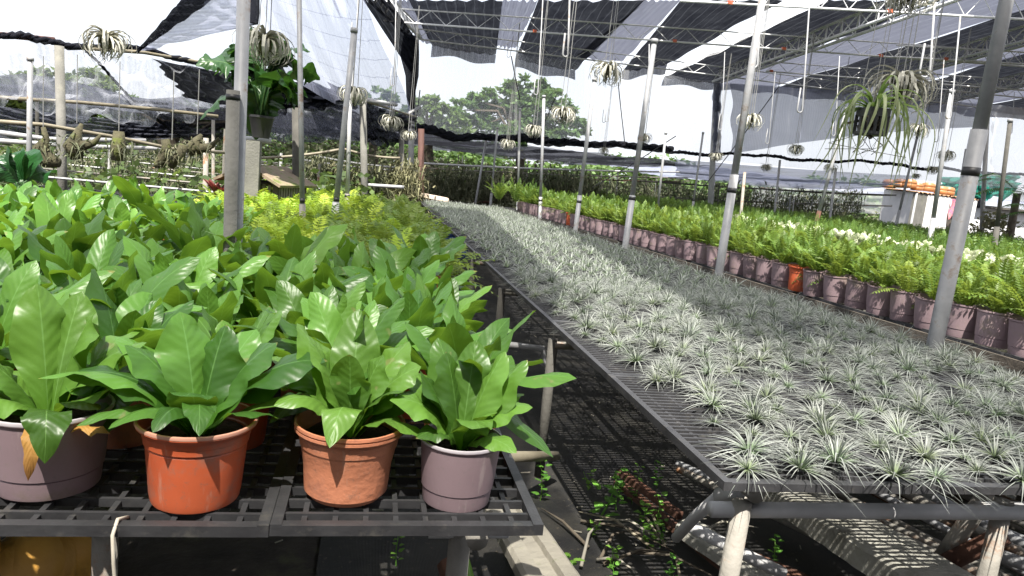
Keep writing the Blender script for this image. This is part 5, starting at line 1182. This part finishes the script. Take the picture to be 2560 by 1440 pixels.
tag(m.build('plant_clutter', M['mossdark']), 'mass of dull plants under the far hanging racks', 'greenery', kind='stuff')

# big dark leaves at the far left edge
t = thing('elephant_ear_plant', 'dark broad-leaved plant at the left edge behind the ferns', 'plant', aty(40, 470, 6.0)); o0 = aty(40, 470, 6.0); m = MB(); L = MB()
for (bx, by, tx, ty, W, tw) in [(60, 450, 70, 378, .16, .3), (45, 455, -10, 400, .16, -.3), (70, 450, 142, 432, .09, .2), (55, 450, 25, 385, .14, 0)]:
    b_, t_ = aty(bx, by, 6.0) - o0, aty(tx, ty, 6.1) - o0; blade(m, b_, t_, (b_ + t_) / 2 + (0, -.08, .06), W, prof_fern, 14, 6, wav=.1, cup=.25, rnd=.2, az=math.atan2(-.3, t_[0] - b_[0]), twist=tw); L.tube([(0, 0, -.2), b_ * .5, b_], .014, 6)
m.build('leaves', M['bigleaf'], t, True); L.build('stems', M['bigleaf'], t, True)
# red bromeliad
t = thing('red_bromeliad', 'dark red strap-leaved plant left of the taped poles', 'plant', aty(545, 500, 7.2)); m = MB(); r = np.random.default_rng(3)
for i in range(16):
    az = i * 2.4; d = np.array([math.cos(az), math.sin(az), 0]); l = r.uniform(.16, .26); blade(m, (0, 0, 0), d * l * .6 + (0, 0, l * .8), d * l * .2 + (0, 0, l * .6), .028, prof_fern, 7, 2, cup=.4, rnd=r.random(), az=az)
m.build('leaves', M['red'], t, True)

# ------------------------------------------------------------------ little roofed coop
k0 = aty(665, 520, 7.4); t = thing('coop', 'small slatted wooden coop with a mossy boarded roof', 'coop', (k0[0], k0[1], .08)); 
W_, D_, E_, Rg = .5, .5, 1.0, 1.16
m = MB(); 
for s in (-1, 1):
    m2 = MB(); V = np.array([[[-W_ / 2 - .1, s * 0 - D_ / 2 - .1, E_], [W_ / 2 + .1, -D_ / 2 - .1, E_]], [[-W_ / 2 - .1, 0, Rg], [W_ / 2 + .1, 0, Rg]]]) if s < 0 else np.array([[[-W_ / 2 - .1, 0, Rg + .002], [W_ / 2 + .1, 0, Rg + .002]], [[-W_ / 2 - .1, D_ / 2 + .1, E_], [W_ / 2 + .1, D_ / 2 + .1, E_]]])
    m2.beam(V[0].mean(0), V[1].mean(0), W_ + .2, .025); m2.build('roof_slope', M['tilewood'], t)
for x in np.linspace(-W_ / 2, W_ / 2, 12): m.box((x, -D_ / 2, .75), (.028, .02, .5)); m.box((x, D_ / 2, .75), (.028, .02, .5))
for y_ in np.linspace(-D_ / 2, D_ / 2, 9): m.box((-W_ / 2, y_, .75), (.02, .028, .5)); m.box((W_ / 2, y_, .75), (.02, .028, .5))
m.build('slats', M['plank'], t)
m = MB()
for x in (-1, 1):
    for y_ in (-1, 1): m.box((x * W_ / 2, y_ * D_ / 2, .5), (.05, .05, 1.0))
m.box((0, 0, .5), (W_ - .03, D_ - .03, .03)); m.box((0, 0, 1.0), (W_, D_, .03)); m.build('frame', M['darkwood'], t)
t.rotation_euler = (0, 0, R(66))

# ------------------------------------------------------------------ cream topped box at the far corner
c = aty(1085, 497, 14.2); t = thing('tool_box', 'dark red box with a cream lid at the far end of the air plant bench', 'box', c); m = MB(); m.box((0, 0, -.07), (.46, .3, .12)); m.build('box', M['redbox'], t); m = MB(); m.box((0, 0, .03), (.54, .38, .07), M=[[1, 0, .1], [0, 1, 0], [-.1, 0, 1]]); m.build('lid', M['creambox'], t)
for i, (px, py, Y) in enumerate([(1085, 558, 9.5), (1105, 575, 8.4), (1066, 548, 10.6)]):
    c = aty(px, py, Y); c[0] = AX0 + .12; c[2] = .5; t = thing('crate', ['blue crate under the edge of the air plant bench, middle one', 'blue crate under the edge of the air plant bench, nearest one', 'blue crate under the edge of the air plant bench, farthest one'][i], 'crate', c, group='blue crates under the air plant bench'); m = MB()
    for zz in (-.1, -.03, .04, .11):
        for s in (-1, 1): m.box((s * .14, 0, zz), (.012, .5, .035)); m.box((0, s * .25, zz), (.27, .012, .035))
    for sx in (-1, 1):
        for yy in np.linspace(-.24, .24, 5): m.box((sx * .145, yy, 0), (.012, .025, .26))
    m.box((0, 0, -.125), (.27, .49, .012)); m.build('body', M['bluecrate'], t)

# ------------------------------------------------------------------ hut
h0 = aty(2195, 560, 23.0); h1 = aty(2275, 560, 21.2); h2 = aty(2432, 560, 23.2)
e = h1[:2] - h0[:2]; t = thing('hut', 'low white and grey hut with a rusty sheet roof behind the fern benches', 'hut', (h1[0], h1[1], 0)); ang = math.atan2(h2[1] - h1[1], h2[0] - h1[0])
A_ = np.array([h0[0] - h1[0], h0[1] - h1[1]]); B_ = np.array([h2[0] - h1[0], h2[1] - h1[1]]); H0 = aty(2210, 473, 23.0)[2]; H1 = aty(2275, 480, 21.2)[2]; H2 = aty(2440, 500, 23.2)[2]
def wallq(p, q, z0, za, zb, th, name, mat):
    p, q = np.array([*p, 0.]), np.array([*q, 0.]); d = (q - p) / np.linalg.norm(q - p); n_ = np.array([-d[1], d[0], 0]) * th
    V = [p + [0, 0, z0], q + [0, 0, z0], q + [0, 0, zb], p + [0, 0, za]]; V += [v + n_ for v in V]
    m = MB(); m.add(V, np.array([[0, 1, 2, 3], [7, 6, 5, 4], [0, 4, 5, 1], [1, 5, 6, 2], [2, 6, 7, 3], [3, 7, 4, 0]])); return m.build(name, mat, t)
wallq(A_, (0, 0), 0, H0, H1, .08, 'side_wall', M['hutwall'])
wallq((0, 0), B_ * .18, 0, H1 - .02, H1 + (H2 - H1) * .18 - .02, .08, 'front_panel', M['concretepale'])
wallq(B_ * .185, B_ * .55, 0, H1 + (H2 - H1) * .185 - .02, H1 + (H2 - H1) * .55 - .02, .08, 'front_wall', M['hutwhite'])
wallq(B_ * .84, B_ * 1.0, 0, H1 + (H2 - H1) * .84 - .02, H2 - .02, .08, 'front_wall', M['hutwhite'])
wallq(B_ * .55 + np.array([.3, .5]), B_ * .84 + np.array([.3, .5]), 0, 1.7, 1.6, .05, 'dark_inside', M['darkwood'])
m = MB(); C_ = A_ + B_; n0 = -(A_ + B_) / np.linalg.norm(A_ + B_) * .22
q4 = [np.array([*(n0 * .6), H1 + .03]), np.array([*(B_ * 1.03 + n0 * .3), H2 + .02]), np.array([*(C_ * 1.02), H2 + .1]), np.array([*(A_ * 1.03 + n0 * .3), H0 + .04])]
nn = 24; u = np.linspace(0, 1, 40)[None, :, None]; v = np.linspace(0, 1, 8)[:, None, None]; V = (1 - u) * (1 - v) * q4[0] + u * (1 - v) * q4[1] + u * v * q4[2] + (1 - u) * v * q4[3]
V[..., 2] += .025 * np.sin(np.linspace(0, 1, 40) * 6.283 * 16)[None, :]; m.grid(V); V2 = V.copy(); V2[..., 2] -= .02; m.grid(V2[::-1]); m.build('roof', M['roofrust'], t)
m = MB(); V = np.zeros((8, 10, 3)); 
for j in range(8):
    for i in range(10):
        f = i / 9; g_ = j / 7; p_ = B_ * (.55 + .27 * f); V[j, i] = (*p_, H1 + (H2 - H1) * (.55 + .27 * f) - .06 - g_ * (.75 - .55 * f)); V[j, i, 0] -= .08; V[j, i, 1] -= .12 + .04 * math.sin(i * 1.7 + j)
m.grid(V); m.build('door_curtain', M['pink'], t, True)
for i, (px, py, Y, s) in enumerate([(2222, 464, 17.6, 1), (2250, 463, 17.3, 1), (2272, 464, 17.0, 1), (2291, 470, 17.0, .85), (2318, 472, 17.4, 1), (2332, 474, 17.8, .9), (2350, 479, 18, .95), (2368, 482, 18.2, 1.0)]):
    Y += 4.7; c = aty(px, py + 6, Y); s *= 1.27; m = MB(); m.lathe([(0, 0), (.13, 0), (.15, .03), (.15, .1), (.14, .13), (.15, .16), (.15, .2), (.12, .26), (.05, .28), (0, .28)], n=14)
    Rm = Matrix.Rotation(R(0), 4, 'X'); o = m.build('jar', M['amber'], None, True); o.location = c; o.scale = (s * 1.2, s * 1.2, s * .85); tag(o, ['amber jar at the left end on the hut roof', 'second amber jar from the left on the hut roof', 'third amber jar from the left on the hut roof', 'fourth amber jar, a smaller one, on the hut roof', 'fifth amber jar from the left on the hut roof', 'sixth amber jar from the left on the hut roof', 'seventh amber jar from the left on the hut roof', 'amber jar at the right end on the hut roof'][i], 'jar', 'amber jars on the hut roof')
patch('tarp', [aty(2350, 442, 24.5), aty(2545, 432, 24.5), aty(2545, 478, 24.5), aty(2352, 490, 24.5)], M['net_green'], 'torn green net hung behind the hut, upper sheet', 'tarp', sag=.3, wr=.12, seed=71, edge=.15)
patch('tarp', [aty(2420, 425, 24.2), aty(2470, 432, 24.2), aty(2475, 498, 24.2), aty(2425, 496, 24.2)], M['net_green'], 'green net bundle hanging just right of the nearest standpipe', 'tarp', sag=.1, wr=.15, seed=72)
patch('tarp', [aty(2432, 495, 24.1), aty(2458, 495, 24.1), aty(2450, 520, 24.1), aty(2440, 520, 24.1)], M['net_black'], 'black net bag hanging below the green net', 'tarp', wr=.1, seed=73)
rope('net_roll', [aty(2345, 420, 19), aty(2400, 424, 19), aty(2450, 430, 19), aty(2560, 440, 19)], .04, M['net_black'], 'black net roll above the green net', 9)
t = thing('shed', 'grey shed with white doors at the far right', 'shed', aty(2555, 560, 25) * [1, 1, 0]); m = MB(); m.box((0, .5, 1.05), (3.6, 1, 2.1)); m.build('wall', M['hutwall'], t); m = MB(); m.box((0, .4, 2.16), (3.9, 1.5, .09)); m.build('roof', M['greypost'], t)
t = thing('van', 'white panel of a parked vehicle behind the far ferns', 'panel', aty(2440, 545, 24.0) * [1, 1, 0]); m = MB(); m.box((0, 0, .9), (.75, .3, 1.4)); m.build('panel', M['whitepaint'], t); t.name = 'white_cabinet'; t['label'] = 'white cabinet to the right of the hut doorway'; t['category'] = 'cabinet'; m = MB(); m.box((0, -.153, 1.2), (.5, .006, .4)); m.build('door_panel', M['hutwall'], t)
# palms
def palm(px, py, Y, h, lab, seed, n=16, L=1.1):
    r = np.random.default_rng(seed); b = aty(px, py, Y); b[2] = 0; t = thing('palm_tree', lab, 'palm', b, group='palms at the right edge'); m = MB(); m.tube([(0, 0, 0), (.05, 0, h * .5), (0, 0, h)], [.13, .1, .09], 8); m.build('trunk', M['bark'], t, True); m = MB()
    for i in range(n):
        az = i * 2.4; d = np.array([math.cos(az), math.sin(az), 0]); el = r.uniform(-.2, 1.3); s = np.array([-d[1], d[0], 0]); top = np.array([0, 0, h]); tip = top + d * L * math.cos(el * .6) + (0, 0, L * (.65 * math.sin(el) - .25)); c = top + d * L * .45 + (0, 0, L * .5 * math.sin(el) + .15)
        for k in range(20):
            q = .12 + .88 * k / 19; P = (1 - q) ** 2 * top + 2 * q * (1 - q) * c + q ** 2 * tip; T = (c - top) * (1 - q) + (tip - c) * q; T /= np.linalg.norm(T)
            for sg in (-1, 1):
                l = .34 * L * math.sin(math.pi * min(1, q * .9 + .1)) ** .6; e_ = P + (s * sg * .8 + T * .5) * l + (0, 0, -.25 * l); blade(m, P, e_, (P + e_) / 2 + (0, 0, .02), .016, prof_strap, 3, 1, rnd=r.random(), az=math.atan2(e_[1] - P[1], e_[0] - P[0]))
    m.build('crown', M['palmleaf'], t); return t
palm(2530, 545, 16.5, 2.35, 'palm with a feathery crown at the right edge', 1, 18, 1.15)
palm(2600, 560, 14.5, 1.75, 'lower palm cut by the right edge of the picture', 2, 14, .9)
t = thing('shrub', 'brown dry-leaved shrub under the palm at the right edge', 'shrub', aty(2500, 560, 17) * [1, 1, 0]); m = MB(); r = np.random.default_rng(5)
for i in range(30): clump(m, (r.normal(0, .35), r.normal(0, .3), r.uniform(.6, 1.8)), .3, .25, 40, .14, r)
m.build('foliage', M['moss'], t); m = MB(); m.tube([(0, 0, 0), (0, 0, 1.2)], .05, 6); m.build('stem', M['bark'], t)

# ------------------------------------------------------------------ clutter under the benches
def slab(c0, c1, w, h, mat, lab, name, cat, ch=False, grp=None):
    c0, c1 = np.array(c0, float), np.array(c1, float); t = (c1 - c0) / np.linalg.norm(c1 - c0); s = np.array([-t[1], t[0], 0]); s /= np.linalg.norm(s); n_ = np.cross(t, s)
    pr = [(-w / 2, 0), (w / 2, 0), (w / 2, h), (w / 2 - .012, h + .01), (w * .18, h + .01), (w * .14, h - .006 if ch else h + .012), (-w * .14, h - .006 if ch else h + .012), (-w * .18, h + .01), (-w / 2 + .012, h + .01), (-w / 2, h)]
    N = 22; V = []
    rr_ = np.random.default_rng(int(abs(c0[0]) * 100))
    for i in range(N):
        p = c0 + (c1 - c0) * i / (N - 1)
        V += [p + s * a + n_ * (b + rr_.normal(0, .0012)) for a, b in pr]
    k = len(pr); i = np.arange(N - 1)[:, None] * k; j = np.arange(k)[None, :]; j2 = (np.arange(k) + 1)[None, :] % k
    m = MB(); m.add(V, [np.stack([i + j, i + k + j, i + k + j2, i + j2], -1).reshape(-1, 4), np.arange(k)[None, :], (np.arange(k)[::-1] + (N - 1) * k)[None, :]]); return tag(m.build(name, mat), lab, cat, grp)
slab(aty(1270, 1290, 2.3), aty(1385, 1480, 1.75), .17, .03, M['plank'], 'grooved grey plank leaning out from under the left bench', 'plank', 'plank', True)
slab(aty(1960, 1250, 2.55), aty(2340, 1500, 1.62), .24, .07, M['concrete'], 'long pale concrete slab under the right bench crossed by grid shadows', 'concrete_slab', 'slab')
slab((3.2, 2.2, .28), (2.05, 3.25, .3), .3, .06, M['concrete'], 'concrete beam lying at the far right under the air plant bench', 'concrete_slab', 'slab')
slab((1.28, 2.42, .1), (1.62, 1.85, .02), .12, .04, M['concrete'], 'broken concrete piece beside the front leg of the air plant bench', 'concrete_block', 'block')
slab((1.5, 2.3, .02), (1.75, 1.95, .03), .14, .03, M['rust'], 'rusty sheet scrap under the air plant bench', 'scrap_sheet', 'scrap')
PG = 'old pipes heaped under the air plant bench'
r = np.random.default_rng(12); names = ['longest', 'lowest', 'bluish', 'pale', 'rusty', 'slanting', 'thick', 'thin', 'dark', 'short', 'mud-stained', 'hindmost', 'topmost', 'split', 'inner', 'outer', 'crooked', 'middle', 'front', 'leaning', 'scratched', 'greenish', 'broken', 'straightest', 'hidden', 'narrow', 'brownest', 'flattened']
for i in range(28):
    x = 2.05 + .045 * i + r.normal(0, .03); L_ = r.uniform(1.0, 1.9); az = R(118) + r.normal(0, .09); z0 = .04 + .05 * (i % 3) + r.uniform(0, .03)
    a = np.array([x + .25, 1.75 + r.uniform(-.12, .2), z0]); b = a + np.array([math.cos(az) * L_ * .8, math.sin(az) * L_ * .8, r.uniform(.02, .2)])
    m = MB(); rad = r.uniform(.011, .024); m.tube([a, b], rad, 12, cap=False); m.tube([b, a], rad * .8, 12, cap=False); tag(m.build('loose_pipe', M[['oldpipe', 'galv', 'oldpipe', 'rust'][i % 4]], smooth=True), f'{names[i]} old pipe in the heap under the air plant bench', 'pipe', PG)
for i, (p, q, rad, mt) in enumerate([((1.92, 1.75, .58), (2.0, 2.0, .1), .028, 'oldpipe'), ((2.2, 1.78, .55), (2.28, 1.7, .02), .02, 'rust'), ((2.02, 1.75, .45), (1.85, 1.9, .2), .03, 'rust'), ((2.55, 1.7, .35), (2.75, 1.6, .05), .022, 'oldpipe'), ((2.1, 1.9, .32), (2.3, 1.72, .3), .022, 'galv'), ((2.0, 1.68, .02), (2.22, 1.74, .24), .022, 'oldpipe')]):
    m = MB(); m.tube([p, q], rad, 12); tag(m.build('loose_pipe', M[mt], smooth=True), ['stubby upright pipe stuck in the heap under the bench', 'rusty angle bar standing in the pipe heap', 'rusty pipe fitting lying across the heap', 'pipe stub sloping by the right bench leg', 'grey pipe lying crosswise on the heap', 'pipe leaning forward out of the heap'][i], 'pipe', PG)
# fittings at the front corner
m = MB(); m.tube([aty(1690, 1345, 1.9), aty(1740, 1290, 1.8), aty(1800, 1240, 1.62)], [.016, .017, .018], 10); m.tube([aty(1800, 1243, 1.6), aty(1845, 1228, 1.55)], .024, 12); tag(m.build('loose_pipe', M['whitepipe'], smooth=True), 'crooked white pipe sloping to the front corner of the air plant bench', 'pipe', PG)
m = MB(); m.tube([aty(1725, 1315, 2.0), aty(1830, 1370, 1.95), aty(1960, 1435, 1.9)], .02, 10); tag(m.build('loose_pipe', M['whitepipe'], smooth=True), 'pale muddy pipe on the ground beside the front bench leg', 'pipe', PG)
m = MB(); m.beam(aty(1550, 1172, 3.0) * [1, 1, 0] + [0, 0, .03], aty(1830, 1440, 2.2) * [1, 1, 0] + [0, 0, .05], .05, .02); tag(m.build('rusty_bar', M['rust']), 'long rusty flat bar lying across the weed mat', 'bar')
m = MB(); m.beam(aty(1550, 1180, 2.9), aty(1700, 1290, 2.5), .03, .03); tag(m.build('rusty_bar', M['rust']), 'rusty angle bar leaning among the weeds', 'bar')
m = MB(); m.tube([aty(1265, 1142, 2.6), aty(1390, 1140, 3.0)], .022, 10); tag(m.build('cross_bar', M['bamboo'], smooth=True), 'pale stub of bamboo pole sticking out from under the left bench', 'pole')
m = MB(); m.tube([aty(1130, 1320, 2.2), aty(1160, 1400, 2.0), aty(1175, 1460, 1.9)], [.016, .018, .018], 8); tag(m.build('bamboo_cane', M['weedleaf'], smooth=True), 'green bamboo cane under the left bench', 'cane')
m = MB(); m.tube([aty(1120, 1410, 1.95), aty(1150, 1490, 1.85)], .035, 10); tag(m.build('rusty_tube', M['rust'], smooth=True), 'rusty tube end under the left bench', 'tube')
m = MB(); m.tube([(.4, 4.0, .42), (.86, 4.0, .42), (1.05, 4.0, .41), (1.06, 4.0, .32), (1.1, 4.0, .31)], .02, 8); tag(m.build('water_pipe', M['whitepipe'], smooth=True), 'pale water pipe crossing the gap between the benches', 'pipe')
m = MB(); m.tube([(.58, 1.6, .03), (.62, 5, .03), (.6, 9, .03)], .012, 8); tag(m.build('hose', M['blackplastic'], smooth=True), 'black hose lying in the gap between the benches', 'hose')
# string over the left bench edge
m = MB(); m.tube([(-.38, 1.27, BZ - .01), (-.385, 1.225, BZ + .008), (-.386, 1.205, BZ - .01), (-.383, 1.203, BZ - .06), (-.378, 1.21, BZ - .15), (-.376, 1.22, BZ - .26)], .0032, 6); tag(m.build('string', M['string'], smooth=True), 'loop of pale string tied over the front edge of the left bench', 'string')
# dried root hanging on it
m = MB(); r = np.random.default_rng(6); c = np.array([-.37, 1.24, BZ - .28])
for i in range(30):
    p = [c + r.normal(0, .02, 3)]
    for k in range(3): p.append(p[-1] + (r.normal(0, .05), r.normal(0, .02), r.normal(-.01, .02)))
    m.tube(p, [.008, .006, .005, .002], 5)
tag(m.build('dried_root', M['bark']), 'dried root bundle tied to the string under the left bench', 'root')
# yellow cloth duct at lower left
m = MB(); P = [aty(-40, 1440, 2.15), aty(70, 1420, 2.2), aty(140, 1400, 2.3), aty(220, 1400, 2.45)]
m.tube([p + (0, 0, .02 * math.sin(k * 3)) for k, p in enumerate(np.concatenate([np.linspace(P[i], P[i + 1], 7)[:-1] for i in range(3)]))], [.1 + .012 * math.sin(k * 2.2) for k in range(18)], 16); tag(m.build('flexible_duct', M['yellowduct'], smooth=True), 'yellow ribbed duct lying under the left end of the left bench', 'duct')
# weeds
WG = 'green weeds sprouting on the weed mat'
def weed(seed, n=9, H=.16, W=.018, big=False):
    r = np.random.default_rng(seed); L = MB(); S = MB(); p = [np.zeros(3)]
    for k in range(4): p.append(p[-1] + (r.normal(0, .012), r.normal(0, .012), H / 4))
    S.tube(p, [.003, .0028, .0025, .002, .0015], 5)
    for i in range(n):
        h = (i // 2 + 1) / (n / 2) * H; az = (i % 2) * 3.14 + (i // 2) * 1.57 + r.normal(0, .3); d = np.array([math.cos(az), math.sin(az), 0]); l = W * r.uniform(1.6, 2.6); b_ = np.array([0, 0, min(h, H)]); blade(L, b_ + d * .008, b_ + d * (l + .01) + (0, 0, r.uniform(-.01, .015)), b_ + d * l * .5 + (0, 0, .012), W * r.uniform(.7, 1.1), lambda t: np.sin(np.clip(t, 0, 1) ** .7 * np.pi) ** .7, 6, 4, wav=.1, cup=.15, rnd=r.random(), az=az)
    return L, S
WD = [weed(700 + k, n=7 + k, H=.1 + .03 * k, W=.015 + .003 * (k % 3)) for k in range(5)]
WL = meshes([w[0] for w in WD], 'weedleaf', 'leaves'); WS = meshes([w[1] for w in WD], 'weedleaf', 'stem')
wl = [(1470, 1200), (1540, 1215), (1580, 1235), (1590, 1210), (1640, 1195), (1500, 1290), (1490, 1275), (1530, 1400), (1560, 1385), (1600, 1300), (1575, 1330), (1640, 1310), (1660, 1280), (1350, 1230), (1360, 1225), (1680, 1430), (1690, 1415), (1530, 1440), (1555, 1440), (1420, 1450), (1000, 1360), (990, 1390), (1740, 1225), (1930, 1400), (2550, 1390), (2520, 1395), (1620, 1350), (1650, 1345), (1540, 1250), (1480, 1320)]
for i, (px, py) in enumerate(wl[:6] + wl[7:24:2] + wl[24:]):
    p = atz(px, min(py, 1445) + 25, .0); t = thing('weed', ['small', 'tall', 'leafy', 'broad-leaved', 'thin', 'pale'][i % 6] + ' green weed sprout ' + ('below the left bench front' if px < 1100 else 'beside the bamboo stub' if px < 1400 else ('near the front leg of the air plant bench' if px > 1700 else 'among the rusty bars on the mat')), 'weed', p, rng.uniform(0, 6.28), WG)
    s = rng.uniform(.55, .95) * (2.0 if (px, py) in ((1500, 1290), (1575, 1330)) else 1); t.scale = (s,) * 3
    o = bpy.data.objects.new('leaves', WL[i % 5]); COL.objects.link(o); o.parent = t; o = bpy.data.objects.new('stem', WS[i % 5]); COL.objects.link(o); o.parent = t
# twigs
for i in range(14):
    a = atz(rng.uniform(1400, 1800), rng.uniform(1300, 1445), .02); d = rng.normal(0, 1, 2); d /= np.linalg.norm(d); L_ = rng.uniform(.15, .4); m = MB(); z = rng.uniform(.015, .06)
    m.tube([a, a + (d[0] * L_ * .5, d[1] * L_ * .5 + .02, z), a + (d[0] * L_, d[1] * L_, z * .4)], [.007, .006, .002], 6); tag(m.build('twig', M[['bark', 'plank', 'bamboo'][i % 3]], smooth=True), 'dry twig lying among the weeds between the benches', 'twig', 'dry twigs among the weeds')
m = MB(); r = np.random.default_rng(15)
for i in range(320):
    x, y_ = r.uniform(-1.4, 3.0), r.uniform(1.7, 7); a = r.uniform(0, 6.28); l = r.uniform(.01, .05); m.beam((x, y_, .016), (x + math.cos(a) * l, y_ + math.sin(a) * l, .02), .004, .003)
tag(m.build('leaf_litter', M['plank']), 'scattered bits of dry straw on the mat and earth', 'litter', kind='stuff')
